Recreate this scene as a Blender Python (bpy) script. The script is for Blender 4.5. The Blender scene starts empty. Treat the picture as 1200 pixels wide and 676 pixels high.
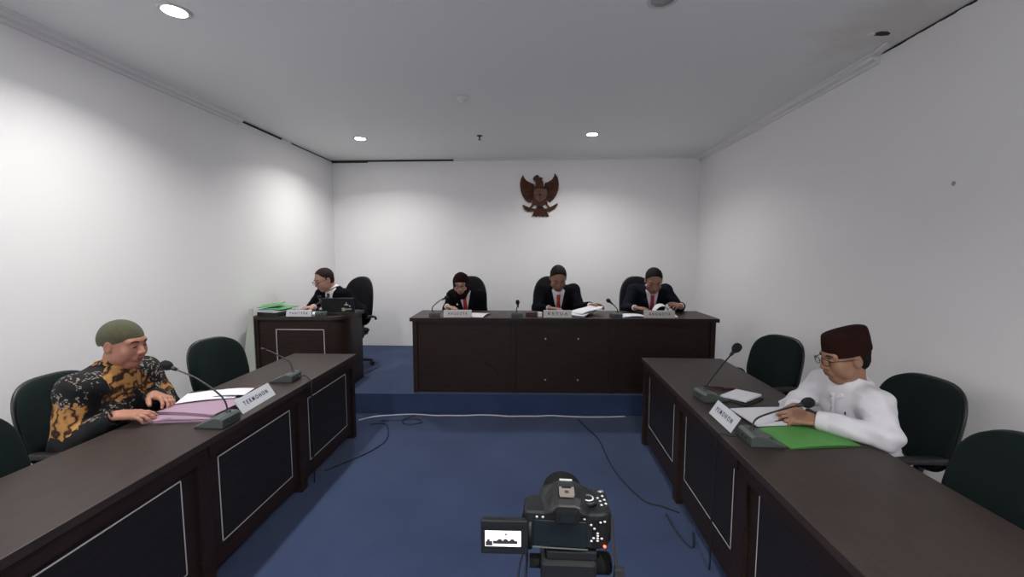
import bpy, bmesh, math, random
import numpy as np
from mathutils import Vector, Matrix, Euler
random.seed(4)
scn = bpy.context.scene
COL = scn.collection
R = math.radians
PI = math.pi

# ------------------------------------------------------------------ materials
def new_mat(name):
    m = bpy.data.materials.new(name); m.use_nodes = True
    nt = m.node_tree; b = nt.nodes['Principled BSDF']
    return m, nt, b

def mat(name, col, rough=.6, metal=0, spec=.5, bump=0, bscale=40, var=0, vscale=6, sheen=0, stretch=None, trans=0):
    m, nt, b = new_mat(name)
    b.inputs['Base Color'].default_value = (*col, 1)
    b.inputs['Roughness'].default_value = rough
    b.inputs['Metallic'].default_value = metal
    b.inputs['Specular IOR Level'].default_value = spec
    if sheen: b.inputs['Sheen Weight'].default_value = sheen
    if trans:
        b.inputs['Transmission Weight'].default_value = trans
    tc = nt.nodes.new('ShaderNodeTexCoord')
    mp = nt.nodes.new('ShaderNodeMapping'); nt.links.new(tc.outputs['Object'], mp.inputs[0])
    if stretch: mp.inputs['Scale'].default_value = stretch
    if var:
        n = nt.nodes.new('ShaderNodeTexNoise'); n.inputs['Scale'].default_value = vscale; n.inputs['Detail'].default_value = 6
        nt.links.new(mp.outputs[0], n.inputs['Vector'])
        r = nt.nodes.new('ShaderNodeValToRGB')
        r.color_ramp.elements[0].position = .3; r.color_ramp.elements[1].position = .7
        r.color_ramp.elements[0].color = (*[c * (1 - var) for c in col], 1)
        r.color_ramp.elements[1].color = (*[min(1, c * (1 + var)) for c in col], 1)
        nt.links.new(n.outputs['Fac'], r.inputs[0]); nt.links.new(r.outputs[0], b.inputs['Base Color'])
    if bump:
        n = nt.nodes.new('ShaderNodeTexNoise'); n.inputs['Scale'].default_value = bscale; n.inputs['Detail'].default_value = 4
        nt.links.new(mp.outputs[0], n.inputs['Vector'])
        bp = nt.nodes.new('ShaderNodeBump'); bp.inputs['Strength'].default_value = bump; bp.inputs['Distance'].default_value = .01
        nt.links.new(n.outputs['Fac'], bp.inputs['Height']); nt.links.new(bp.outputs[0], b.inputs['Normal'])
    return m

def emis(name, col, s):
    m, nt, b = new_mat(name)
    b.inputs['Base Color'].default_value = (*col, 1)
    b.inputs['Emission Color'].default_value = (*col, 1); b.inputs['Emission Strength'].default_value = s
    return m

M = {}
M['wall'] = mat('painted_wall', (.88, .872, .872), .75, bump=.04, bscale=60, var=.012, vscale=1.2)
M['trim'] = mat('painted_cornice', (.80, .79, .78), .7)
M['gap'] = mat('dark_gap', (.03, .026, .022), .9)
M['wood'] = mat('espresso_laminate', (.024, .014, .012), .42, var=.30, vscale=5, stretch=(1, 1, 14), spec=.22)
M['wood_in'] = mat('espresso_inlay_panel', (.016, .013, .014), .5, var=.3, vscale=5, stretch=(1, 1, 14), spec=.3)
M['top'] = mat('espresso_table_top', (.037, .027, .024), .45, var=.16, vscale=7, stretch=(5, 1, 1), bump=.03, bscale=90, spec=.30)
M['inlay'] = mat('pale_inlay_strip', (.62, .60, .58), .45)
M['fabric'] = mat('dark_green_black_fabric', (.006, .012, .012), .9, bump=.25, bscale=500, spec=.12, sheen=.03)
M['fabric_black'] = mat('black_fabric', (.007, .007, .009), .85, bump=.25, bscale=500, spec=.15)
M['plastic'] = mat('black_plastic', (.012, .013, .014), .42)
M['chrome'] = mat('chrome', (.6, .6, .6), .2, 1)
M['mic_body'] = mat('grey_green_plastic', (.062, .078, .074), .42)
M['mic_dark'] = mat('dark_grey_plastic', (.022, .025, .026), .4)
M['foam'] = mat('black_foam', (.008, .008, .010), .95, bump=.5, bscale=700)
M['neck'] = mat('gooseneck_steel', (.035, .033, .034), .38, .6)
M['paper'] = mat('white_paper', (.66, .66, .70), .7)
M['plate'] = mat('white_name_card', (.60, .62, .66), .45)
M['plate_grey'] = mat('cream_name_card', (.52, .51, .49), .5)
M['ink'] = mat('black_ink', (.02, .02, .03), .6)
M['pink'] = mat('pink_folder', (.33, .22, .30), .6)
M['green'] = mat('green_folder', (.075, .27, .055), .55)
M['green2'] = mat('bright_green_folder', (.10, .40, .12), .5)
M['blue_pale'] = mat('pale_blue_folder', (.30, .42, .50), .5)
M['maroon'] = mat('maroon_leather', (.055, .012, .014), .4)
M['silver'] = mat('silver', (.6, .6, .6), .3, .8)
M['board'] = mat('pale_green_board', (.50, .54, .46), .5)
M['cable_w'] = mat('white_cable', (.6, .6, .62), .5)
M['cable_b'] = mat('black_cable', (.01, .012, .018), .5)
M['garuda'] = mat('carved_brown_wood', (.075, .027, .015), .6, spec=.2, var=.35, vscale=14, bump=.3, bscale=40)
M['garuda2'] = mat('carved_shield_wood', (.13, .055, .035), .5, var=.3, vscale=20)
M['lamp'] = emis('lamp_lens', (1, .98, .96), 120)
M['lamp_off'] = mat('dull_lamp_lens', (.35, .36, .36), .3)
M['white_plastic'] = mat('white_plastic', (.68, .68, .66), .45)
M['brass'] = mat('sprinkler_metal', (.10, .08, .07), .4, .7)
M['suit'] = mat('black_suit', (.005, .0055, .008), .9, bump=.15, bscale=14, spec=.06)
M['suit_navy'] = mat('charcoal_suit', (.007, .009, .014), .9, bump=.15, bscale=14, spec=.08)
M['trouser'] = mat('black_trousers', (.012, .012, .014), .85)
M['shirt'] = mat('white_cotton', (.67, .66, .70), .8, bump=.5, bscale=13, spec=.2)
M['tie_red'] = mat('red_tie', (.42, .018, .022), .5)
M['tie_crimson'] = mat('crimson_tie', (.36, .012, .05), .5)
M['tie_dark'] = mat('dark_tie', (.045, .02, .03), .5)
M['hair'] = mat('black_hair', (.010, .008, .008), .7, spec=.12, bump=.6, bscale=160)
M['hair2'] = mat('dark_brown_hair', (.020, .012, .010), .7, spec=.15, bump=.6, bscale=160)
M['shoe'] = mat('black_leather', (.01, .01, .01), .3)
M['skin_a'] = mat('tan_skin', (.36, .165, .110), .55, var=.08, vscale=12)
M['skin_b'] = mat('brown_skin', (.30, .155, .095), .55, var=.08, vscale=12)
M['skin_c'] = mat('warm_brown_skin', (.27, .135, .092), .55, var=.08, vscale=12)
M['skin_d'] = mat('light_tan_skin', (.42, .235, .175), .55, var=.08, vscale=12)
M['lips'] = mat('lip_skin', (.23, .075, .06), .5)
M['eye'] = mat('dark_eye', (.015, .010, .008), .25)
M['beanie'] = mat('olive_knit', (.074, .073, .036), .95, bump=.8, bscale=260, var=.15, vscale=60, sheen=.1)
M['peci'] = mat('dark_brown_velvet', (.022, .008, .007), .95, spec=.1, bump=.2, bscale=300)
M['hijab'] = mat('maroon_black_cloth', (.012, .0045, .006), .95, spec=.08, bump=.3, bscale=18)
M['frame'] = mat('spectacle_frame', (.030, .012, .010), .3, .3)
M['gold_metal'] = mat('gold_ring', (.7, .5, .2), .3, 1)
M['watch'] = mat('watch_steel', (.4, .38, .33), .3, .9)
M['dslr'] = mat('camera_black', (.009, .010, .011), .40, spec=.35, bump=.15, bscale=900)
M['dslr_rub'] = mat('camera_rubber', (.006, .0065, .007), .8, spec=.2, bump=.5, bscale=900)
M['lcd'] = mat('lcd_black', (.008, .012, .012), .22)
M['mark'] = mat('white_marking', (.6, .62, .62), .4)
M['shoe_metal'] = mat('hot_shoe_metal', (.45, .40, .35), .4, .7)
M['screen_white'] = emis('screen_glow', (1, .97, .93), .75)
M['screen_dark'] = emis('screen_silhouette', (.03, .02, .03), .2)
M['led'] = emis('red_led', (1, .04, .02), 12)
M['strap'] = mat('woven_strap', (.012, .013, .015), .8)
M['beige'] = mat('beige_sticker', (.55, .45, .28), .5)

# glass
g_, nt_, b_ = new_mat('lens_glass')
b_.inputs['Transmission Weight'].default_value = 1; b_.inputs['Roughness'].default_value = .02
b_.inputs['IOR'].default_value = 1.05; b_.inputs['Base Color'].default_value = (.9, .93, .95, 1); M['glass'] = g_

def carpet():
    m, nt, b = new_mat('blue_carpet')
    tc = nt.nodes.new('ShaderNodeTexCoord')
    n1 = nt.nodes.new('ShaderNodeTexNoise'); n1.inputs['Scale'].default_value = 2.2; n1.inputs['Detail'].default_value = 5
    n2 = nt.nodes.new('ShaderNodeTexNoise'); n2.inputs['Scale'].default_value = 260; n2.inputs['Detail'].default_value = 3
    for n in (n1, n2): nt.links.new(tc.outputs['Object'], n.inputs['Vector'])
    r1 = nt.nodes.new('ShaderNodeValToRGB')
    r1.color_ramp.elements[0].position = .35; r1.color_ramp.elements[1].position = .7
    r1.color_ramp.elements[0].color = (.024, .041, .100, 1); r1.color_ramp.elements[1].color = (.034, .057, .128, 1)
    mx = nt.nodes.new('ShaderNodeMixRGB'); mx.blend_type = 'MULTIPLY'; mx.inputs[0].default_value = .55
    nt.links.new(n1.outputs['Fac'], r1.inputs[0]); nt.links.new(r1.outputs[0], mx.inputs[1])
    r2 = nt.nodes.new('ShaderNodeValToRGB'); r2.color_ramp.elements[0].position = .3; r2.color_ramp.elements[1].position = .7
    r2.color_ramp.elements[0].color = (.55, .55, .55, 1); r2.color_ramp.elements[1].color = (1.3, 1.3, 1.3, 1)
    nt.links.new(n2.outputs['Fac'], r2.inputs[0]); nt.links.new(r2.outputs[0], mx.inputs[2])
    nt.links.new(mx.outputs[0], b.inputs['Base Color'])
    b.inputs['Roughness'].default_value = .95; b.inputs['Specular IOR Level'].default_value = .15
    b.inputs['Sheen Weight'].default_value = .12
    bp = nt.nodes.new('ShaderNodeBump'); bp.inputs['Strength'].default_value = .5; bp.inputs['Distance'].default_value = .006
    nt.links.new(n2.outputs['Fac'], bp.inputs['Height']); nt.links.new(bp.outputs[0], b.inputs['Normal'])
    return m
M['carpet'] = carpet()

def ceiling_mat():
    m, nt, b = new_mat('painted_ceiling')
    tc = nt.nodes.new('ShaderNodeTexCoord')
    # water stain around the broken patch beside the right wall
    vm = nt.nodes.new('ShaderNodeVectorMath'); vm.operation = 'DISTANCE'; vm.inputs[1].default_value = (2.10, 2.55, 2.86)
    nt.links.new(tc.outputs['Object'], vm.inputs[0])
    n = nt.nodes.new('ShaderNodeTexNoise'); n.inputs['Scale'].default_value = 5; n.inputs['Detail'].default_value = 7
    nt.links.new(tc.outputs['Object'], n.inputs['Vector'])
    ad = nt.nodes.new('ShaderNodeMath'); ad.operation = 'MULTIPLY_ADD'; ad.inputs[1].default_value = .9
    nt.links.new(n.outputs['Fac'], ad.inputs[0]); nt.links.new(vm.outputs['Value'], ad.inputs[2])
    r = nt.nodes.new('ShaderNodeValToRGB')
    r.color_ramp.elements[0].position = .55; r.color_ramp.elements[0].color = (.79, .745, .70, 1)
    r.color_ramp.elements[1].position = 1.0; r.color_ramp.elements[1].color = (.87, .868, .862, 1)
    nt.links.new(ad.outputs[0], r.inputs[0]); nt.links.new(r.outputs[0], b.inputs['Base Color'])
    b.inputs['Roughness'].default_value = .8
    return m
M['ceiling'] = ceiling_mat()

def batik():
    m, nt, b = new_mat('batik_cloth')
    L = nt.links.new; N = nt.nodes.new
    tc = N('ShaderNodeTexCoord')
    wn = N('ShaderNodeTexNoise'); wn.inputs['Scale'].default_value = 9; wn.inputs['Detail'].default_value = 3
    L(tc.outputs['Object'], wn.inputs['Vector'])
    sub = N('ShaderNodeVectorMath'); sub.operation = 'SUBTRACT'; sub.inputs[1].default_value = (.5, .5, .5); L(wn.outputs['Color'], sub.inputs[0])
    sc = N('ShaderNodeVectorMath'); sc.operation = 'SCALE'; sc.inputs['Scale'].default_value = .26; L(sub.outputs[0], sc.inputs[0])
    ad = N('ShaderNodeVectorMath'); L(tc.outputs['Object'], ad.inputs[0]); L(sc.outputs[0], ad.inputs[1])
    warped = ad.outputs[0]
    # golden cloud-shaped patches at set places of the shirt
    cur = None
    for (p, rr) in BATIK_SPOTS:
        d = N('ShaderNodeVectorMath'); d.operation = 'DISTANCE'; d.inputs[1].default_value = p; L(warped, d.inputs[0])
        s = N('ShaderNodeMath'); s.operation = 'DIVIDE'; s.inputs[1].default_value = rr; L(d.outputs['Value'], s.inputs[0])
        if cur is None: cur = s.outputs[0]
        else:
            mn = N('ShaderNodeMath'); mn.operation = 'MINIMUM'; L(cur, mn.inputs[0]); L(s.outputs[0], mn.inputs[1]); cur = mn.outputs[0]
    lt = N('ShaderNodeMath'); lt.operation = 'LESS_THAN'; lt.inputs[1].default_value = 1.0; L(cur, lt.inputs[0])
    # dark veins in the gold
    wv = N('ShaderNodeTexWave'); wv.inputs['Scale'].default_value = 7; wv.inputs['Distortion'].default_value = 9; wv.inputs['Detail'].default_value = 2; wv.inputs['Detail Scale'].default_value = 2.5
    L(tc.outputs['Object'], wv.inputs['Vector'])
    gold = N('ShaderNodeValToRGB'); e = gold.color_ramp.elements
    e[0].position = .0; e[0].color = (.022, .012, .010, 1); e[1].position = .16; e[1].color = (.10, .040, .012, 1)
    x = e.new(.3); x.color = (.27, .125, .035, 1); x = e.new(.75); x.color = (.40, .21, .070, 1)
    L(wv.outputs['Fac'], gold.inputs[0])
    # pale small flowers on the dark ground
    vo = N('ShaderNodeTexVoronoi'); vo.inputs['Scale'].default_value = 52; L(warped, vo.inputs['Vector'])
    fl = N('ShaderNodeMath'); fl.operation = 'LESS_THAN'; fl.inputs[1].default_value = .40; L(vo.outputs['Distance'], fl.inputs[0])
    nz = N('ShaderNodeTexNoise'); nz.inputs['Scale'].default_value = 8; nz.inputs['Detail'].default_value = 2; L(tc.outputs['Object'], nz.inputs['Vector'])
    gt = N('ShaderNodeMath'); gt.operation = 'GREATER_THAN'; gt.inputs[1].default_value = .54; L(nz.outputs['Fac'], gt.inputs[0])
    mu = N('ShaderNodeMath'); mu.operation = 'MULTIPLY'; L(fl.outputs[0], mu.inputs[0]); L(gt.outputs[0], mu.inputs[1])
    base = N('ShaderNodeMixRGB'); base.inputs[1].default_value = (.007, .008, .010, 1); base.inputs[2].default_value = (.24, .205, .17, 1); L(mu.outputs[0], base.inputs[0])
    fin = N('ShaderNodeMixRGB'); L(lt.outputs[0], fin.inputs[0]); L(base.outputs[0], fin.inputs[1]); L(gold.outputs[0], fin.inputs[2])
    L(fin.outputs[0], b.inputs['Base Color']); b.inputs['Roughness'].default_value = .75; b.inputs['Specular IOR Level'].default_value = .25
    bn = N('ShaderNodeTexNoise'); bn.inputs['Scale'].default_value = 14; L(tc.outputs['Object'], bn.inputs['Vector'])
    bp = N('ShaderNodeBump'); bp.inputs['Strength'].default_value = .25; bp.inputs['Distance'].default_value = .01
    L(bn.outputs['Fac'], bp.inputs['Height']); L(bp.outputs[0], b.inputs['Normal'])
    return m

# ------------------------------------------------------------------ mesh helpers
def catmull(pts, n=8):
    P = [Vector(p) for p in pts]
    if len(P) < 3: return P
    P = [P[0] * 2 - P[1]] + P + [P[-1] * 2 - P[-2]]
    out = []
    for i in range(1, len(P) - 2):
        a, b, c, d = P[i - 1], P[i], P[i + 1], P[i + 2]
        for k in range(n):
            t = k / n
            out.append(.5 * ((2 * b) + (c - a) * t + (2 * a - 5 * b + 4 * c - d) * t * t + (3 * b - a - 3 * c + d) * t ** 3))
    out.append(P[-2]); return out

class MB:
    def __init__(s): s.v = []; s.f = []; s.sm = []; s.mi = []
    def add(s, vs, fs, smooth=False, mi=0, T=None):
        o = len(s.v)
        for p in vs: s.v.append(tuple(T @ Vector(p)) if T is not None else tuple(p))
        for f in fs: s.f.append([i + o for i in f]); s.sm.append(smooth); s.mi.append(mi)
        return s
    def box(s, x0, x1, y0, y1, z0, z1, T=None, mi=0):
        vs = [(x, y, z) for x in (x0, x1) for y in (y0, y1) for z in (z0, z1)]
        return s.add(vs, [(0, 1, 3, 2), (4, 6, 7, 5), (0, 4, 5, 1), (2, 3, 7, 6), (0, 2, 6, 4), (1, 5, 7, 3)], False, mi, T)
    def tube(s, pts, r, seg=8, mi=0, T=None, cap=True):
        P = [Vector(p) for p in pts]; n = len(P); rs = r if hasattr(r, '__len__') else [r] * n
        vs = []; fs = []; up = None
        for i in range(n):
            d = (P[min(i + 1, n - 1)] - P[max(i - 1, 0)])
            if d.length < 1e-9: d = Vector((0, 0, 1))
            d.normalize()
            if up is None:
                up = Vector((0, 0, 1)) if abs(d.z) < .9 else Vector((1, 0, 0))
            a = d.cross(up)
            if a.length < 1e-6: a = d.orthogonal()
            a.normalize(); b = a.cross(d); up = b
            for k in range(seg):
                t = 2 * PI * k / seg; vs.append(P[i] + (a * math.cos(t) + b * math.sin(t)) * rs[i])
        for i in range(n - 1):
            for k in range(seg):
                k2 = (k + 1) % seg
                fs.append((i * seg + k, (i + 1) * seg + k, (i + 1) * seg + k2, i * seg + k2))
        s.add(vs, fs, True, mi, T)
        if cap:
            s.add([vs[k] for k in range(seg)], [list(range(seg))], False, mi, T)
            s.add([vs[(n - 1) * seg + k] for k in range(seg)], [list(range(seg))[::-1]], False, mi, T)
        return s
    def lathe(s, prof, seg=24, T=None, mi=0, smooth=True):
        vs = []; fs = []; n = len(prof)
        for r, z in prof:
            for k in range(seg):
                t = 2 * PI * k / seg; vs.append((r * math.cos(t), r * math.sin(t), z))
        for i in range(n - 1):
            for k in range(seg):
                k2 = (k + 1) % seg
                fs.append((i * seg + k, i * seg + k2, (i + 1) * seg + k2, (i + 1) * seg + k))
        fs.append(list(range(seg))[::-1]); fs.append([(n - 1) * seg + k for k in range(seg)])
        return s.add(vs, fs, smooth, mi, T)
    def sphere(s, c, r, seg=16, rings=10, T=None, mi=0, sc=(1, 1, 1)):
        vs = []; fs = []
        for i in range(rings + 1):
            ph = PI * i / rings
            for k in range(seg):
                t = 2 * PI * k / seg
                vs.append((c[0] + r * sc[0] * math.sin(ph) * math.cos(t), c[1] + r * sc[1] * math.sin(ph) * math.sin(t), c[2] + r * sc[2] * math.cos(ph)))
        for i in range(rings):
            for k in range(seg):
                k2 = (k + 1) % seg
                fs.append((i * seg + k, (i + 1) * seg + k, (i + 1) * seg + k2, i * seg + k2))
        return s.add(vs, fs, True, mi, T)
    def prism(s, poly, h0, h1, T=None, mi=0, smooth_sides=False):      # polygon in xy extruded in z
        n = len(poly)
        vs = [(x, y, h0) for x, y in poly] + [(x, y, h1) for x, y in poly]
        s.add(vs, [list(range(n))[::-1], list(range(n, 2 * n))], False, mi, T)
        s.add(vs, [(i, (i + 1) % n, n + (i + 1) % n, n + i) for i in range(n)], smooth_sides, mi, T)
        return s
    def build(s, name, mats, parent=None, bevel=0, loc=(0, 0, 0), subsurf=0, solid=0):
        me = bpy.data.meshes.new(name)
        me.from_pydata([tuple(p) for p in s.v], [], s.f)
        mats = mats if isinstance(mats, (list, tuple)) else [mats]
        for m in mats: me.materials.append(m)
        me.polygons.foreach_set('use_smooth', s.sm); me.polygons.foreach_set('material_index', s.mi)
        bm = bmesh.new(); bm.from_mesh(me); bmesh.ops.remove_doubles(bm, verts=bm.verts, dist=1e-6)
        bmesh.ops.recalc_face_normals(bm, faces=bm.faces); bm.to_mesh(me); bm.free()
        me.update()
        o = bpy.data.objects.new(name, me); COL.objects.link(o); o.location = loc
        if parent: o.parent = parent
        if bevel:
            md = o.modifiers.new('bevel', 'BEVEL'); md.width = bevel; md.segments = 2; md.limit_method = 'ANGLE'; md.angle_limit = R(40)
        return o

def thing(name, label, cat, loc=(0, 0, 0), rz=0, group=None):
    o = bpy.data.objects.new(name, None); COL.objects.link(o); o.empty_display_size = .1
    o.location = loc; o.rotation_euler = (0, 0, rz); o['label'] = label; o['category'] = cat
    if group: o['group'] = group
    return o
def tag(o, label, cat, group=None):
    o['label'] = label; o['category'] = cat
    if group: o['group'] = group
    return o
def struct(o): o['kind'] = 'structure'; return o
def copy_tree(o, parent=None):
    c = o.copy(); COL.objects.link(c)
    if parent: c.parent = parent
    for ch in list(o.children): copy_tree(ch, c)
    return c

def TR(loc=(0, 0, 0), rx=0, ry=0, rz=0):
    return Matrix.Translation(loc) @ Euler((rx, ry, rz), 'XYZ').to_matrix().to_4x4()

# ------------------------------------------------------------------ room
XL, XR, YB, YN, ZC = -2.875, 2.265, 5.95, -2.2, 2.86
struct(MB().box(XL - .12, XR + .12, YN - .12, YB + .12, -.12, 0).build('floor', M['carpet']))
struct(MB().box(XL - .12, XR + .12, YN - .12, YB + .12, ZC, ZC + .1).build('ceiling', M['ceiling']))
struct(MB().box(XL - .12, XL, YN, YB, 0, ZC).build('wall_left', M['wall']))
struct(MB().box(XR, XR + .12, YN, YB, 0, ZC).build('wall_right', M['wall']))
struct(MB().box(XL - .12, XR + .12, YB, YB + .12, 0, ZC).build('wall_back', M['wall']))
struct(MB().box(XL - .12, XR + .12, YN - .12, YN, 0, ZC).build('wall_front', M['wall']))
# raised platform, its front edge very slightly askew
def pfY(x): return 3.925 + .028 * x
pl = struct(MB().prism([(XL, pfY(XL)), (XR, pfY(XR)), (XR, YB), (XL, YB)], 0, .2).build('platform_floor', M['carpet'], bevel=.006)); pl.name = 'floor_platform'
# cornices
def cornice(side, y0, y1, name):
    prof = [(0, 0), (.075, 0), (.075, -.012), (.058, -.018), (.050, -.034), (.020, -.040), (.016, -.058), (0, -.062)]
    b = MB()
    vs = []
    for y in (y0, y1):
        for px, pz in prof: vs.append(((XL + px) if side < 0 else (XR - px), y, ZC + pz))
    n = len(prof)
    b.add(vs, [list(range(n)), list(range(n, 2 * n))[::-1]] + [(i, (i + 1) % n, n + (i + 1) % n, n + i) for i in range(n)])
    return struct(b.build(name, M['trim']))
cornice(-1, YN, 4.05, 'trim_1')
cornice(1, 2.98, YB, 'trim_2')
b = MB(); prof = [(0, 0), (.03, 0), (.03, -.010), (.012, -.022), (0, -.024)]
vs = [(x, YB - p, ZC + z) for x in (-1.12, XR) for p, z in prof]; n = 5
b.add(vs, [list(range(n)), list(range(n, 2 * n))] + [(i, (i + 1) % n, n + (i + 1) % n, n + i) for i in range(n)])
struct(b.build('trim_3', M['trim']))
# open dark joints where the cornice is missing
b = MB(); b.box(XL, -1.12, YB - .012, YB, ZC - .022, ZC - .001); b.box(-2.87, -2.35, YB - .016, YB, ZC - .034, ZC - .026)
struct(b.build('trim_4', M['gap']))
b = MB(); b.box(XL, XL + .010, 4.10, 4.75, ZC - .020, ZC - .004); b.box(XL, XL + .006, 4.95, YB, ZC - .016, ZC - .006)
struct(b.build('trim_5', M['gap']))
# ragged crack along the right wall, with flaking plaster and a hole in the ceiling
b = MB(); rnd = random.Random(2)
up = []; lo = []
y = 2.38
while y < 3.02:
    w = .0 + .007 * rnd.random()
    up.append((y, ZC - .001)); lo.append((y, ZC - .005 - w)); y += .03
poly = up + lo[::-1]
T = Matrix(((0, 0, 1, XR - .006), (1, 0, 0, 0), (0, 1, 0, 0), (0, 0, 0, 1)))
b.prism(poly, 0, .006, T=T)
struct(b.build('trim_6', M['gap']))
hc = (2.055, 2.72)
hole = [(-.05, -.015), (-.02, -.035), (.02, -.030), (.05, -.012), (.055, .010), (.02, .016), (-.03, .010)]
hx = MB().prism([(hc[0] + p[0], hc[1] + p[1]) for p in hole], ZC - .003, ZC - .0005).build('trim_7', M['gap']); struct(hx)
fl = MB(); fl.prism([(hc[0] - .085, hc[1] - .010), (hc[0] - .060, hc[1] - .035), (hc[0] - .040, hc[1] - .020), (hc[0] - .050, hc[1] + .012)], ZC - .012, ZC - .0005)
fl.prism([(2.16, 2.80), (2.22, 2.84), (2.25, 2.98), (2.20, 2.98)], ZC - .016, ZC - .0005)
struct(fl.build('trim_8', M['trim'], bevel=.003))
tag(MB().sphere((XR - .004, 2.415, 1.937), .011, sc=(.4, 1, 1.2)).build('wall_anchor', M['lamp_off']), 'small dark screw hole plug on the right wall', 'plug')

# ------------------------------------------------------------------ ceiling fittings
def downlight(x, y, on, label, watt=32):
    t = thing('downlight', label, 'ceiling light', (x, y, ZC), group=None)
    MB().lathe([(.055, -.001), (.078, -.001), (.078, -.006), (.066, -.010), (.056, -.006)], 32).build('trim_ring', M['white_plastic'], t)
    MB().lathe([(.0, -.002), (.060, -.002), (.060, -.0065), (.0, -.0075)], 28).build('lens', M['lamp'] if on else M['lamp_off'], t)
    if on:
        L = bpy.data.lights.new('downlight_beam', 'AREA'); L.shape = 'DISK'; L.size = .11; L.energy = watt; L.spread = R(142); L.color = (1, .975, .96)
        lo_ = bpy.data.objects.new('beam', L); COL.objects.link(lo_); lo_.parent = t; lo_.location = (0, 0, -.014)
    return t
downlight(-1.93, 2.27, 1, 'lit round downlight at the top left of the ceiling, nearest', 21)
downlight(-1.98, 4.81, 1, 'lit round downlight above the small side desk by the left wall', 17)
downlight(.64, 4.77, 1, 'lit round downlight above and right of the eagle emblem', 16.5)
downlight(.656, 2.30, 0, 'unlit round downlight at the top edge of the ceiling')
downlight(-1.93, -.25, 1, 'lit round downlight behind the photographer, left')
downlight(.65, -.25, 1, 'lit round downlight behind the photographer, right')
downlight(-1.93, -1.75, 1, 'added round fill light at the rear wall, left')  # added out of view as fill, brightens ceiling and walls
downlight(.65, -1.75, 1, 'added round fill light at the rear wall, right')  # second added fill light, likewise out of view
t = thing('smoke_detector', 'small round white smoke detector on the ceiling', 'smoke detector', (-.6, 3.607, ZC))
MB().lathe([(0, 0), (.052, 0), (.052, -.012), (.044, -.022), (.024, -.034), (0, -.036)], 28).build('housing', M['white_plastic'], t)
MB().lathe([(.0, -.034), (.018, -.034), (.016, -.040), (0, -.041)], 16).build('sensor', M['trim'], t)
t = thing('fire_sprinkler', 'tiny dark fire sprinkler head hanging from the ceiling', 'sprinkler', (-.606, 4.772, ZC))
MB().lathe([(0, 0), (.034, 0), (.030, -.006), (0, -.008)], 20).build('escutcheon', M['brass'], t)
MB().lathe([(0, -.006), (.010, -.006), (.010, -.025), (.006, -.030), (.006, -.042), (0, -.043)], 12).build('nozzle', M['brass'], t)
MB().lathe([(0, -.043), (.017, -.043), (.017, -.046), (0, -.047)], 14).build('deflector', M['brass'], t)

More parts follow.
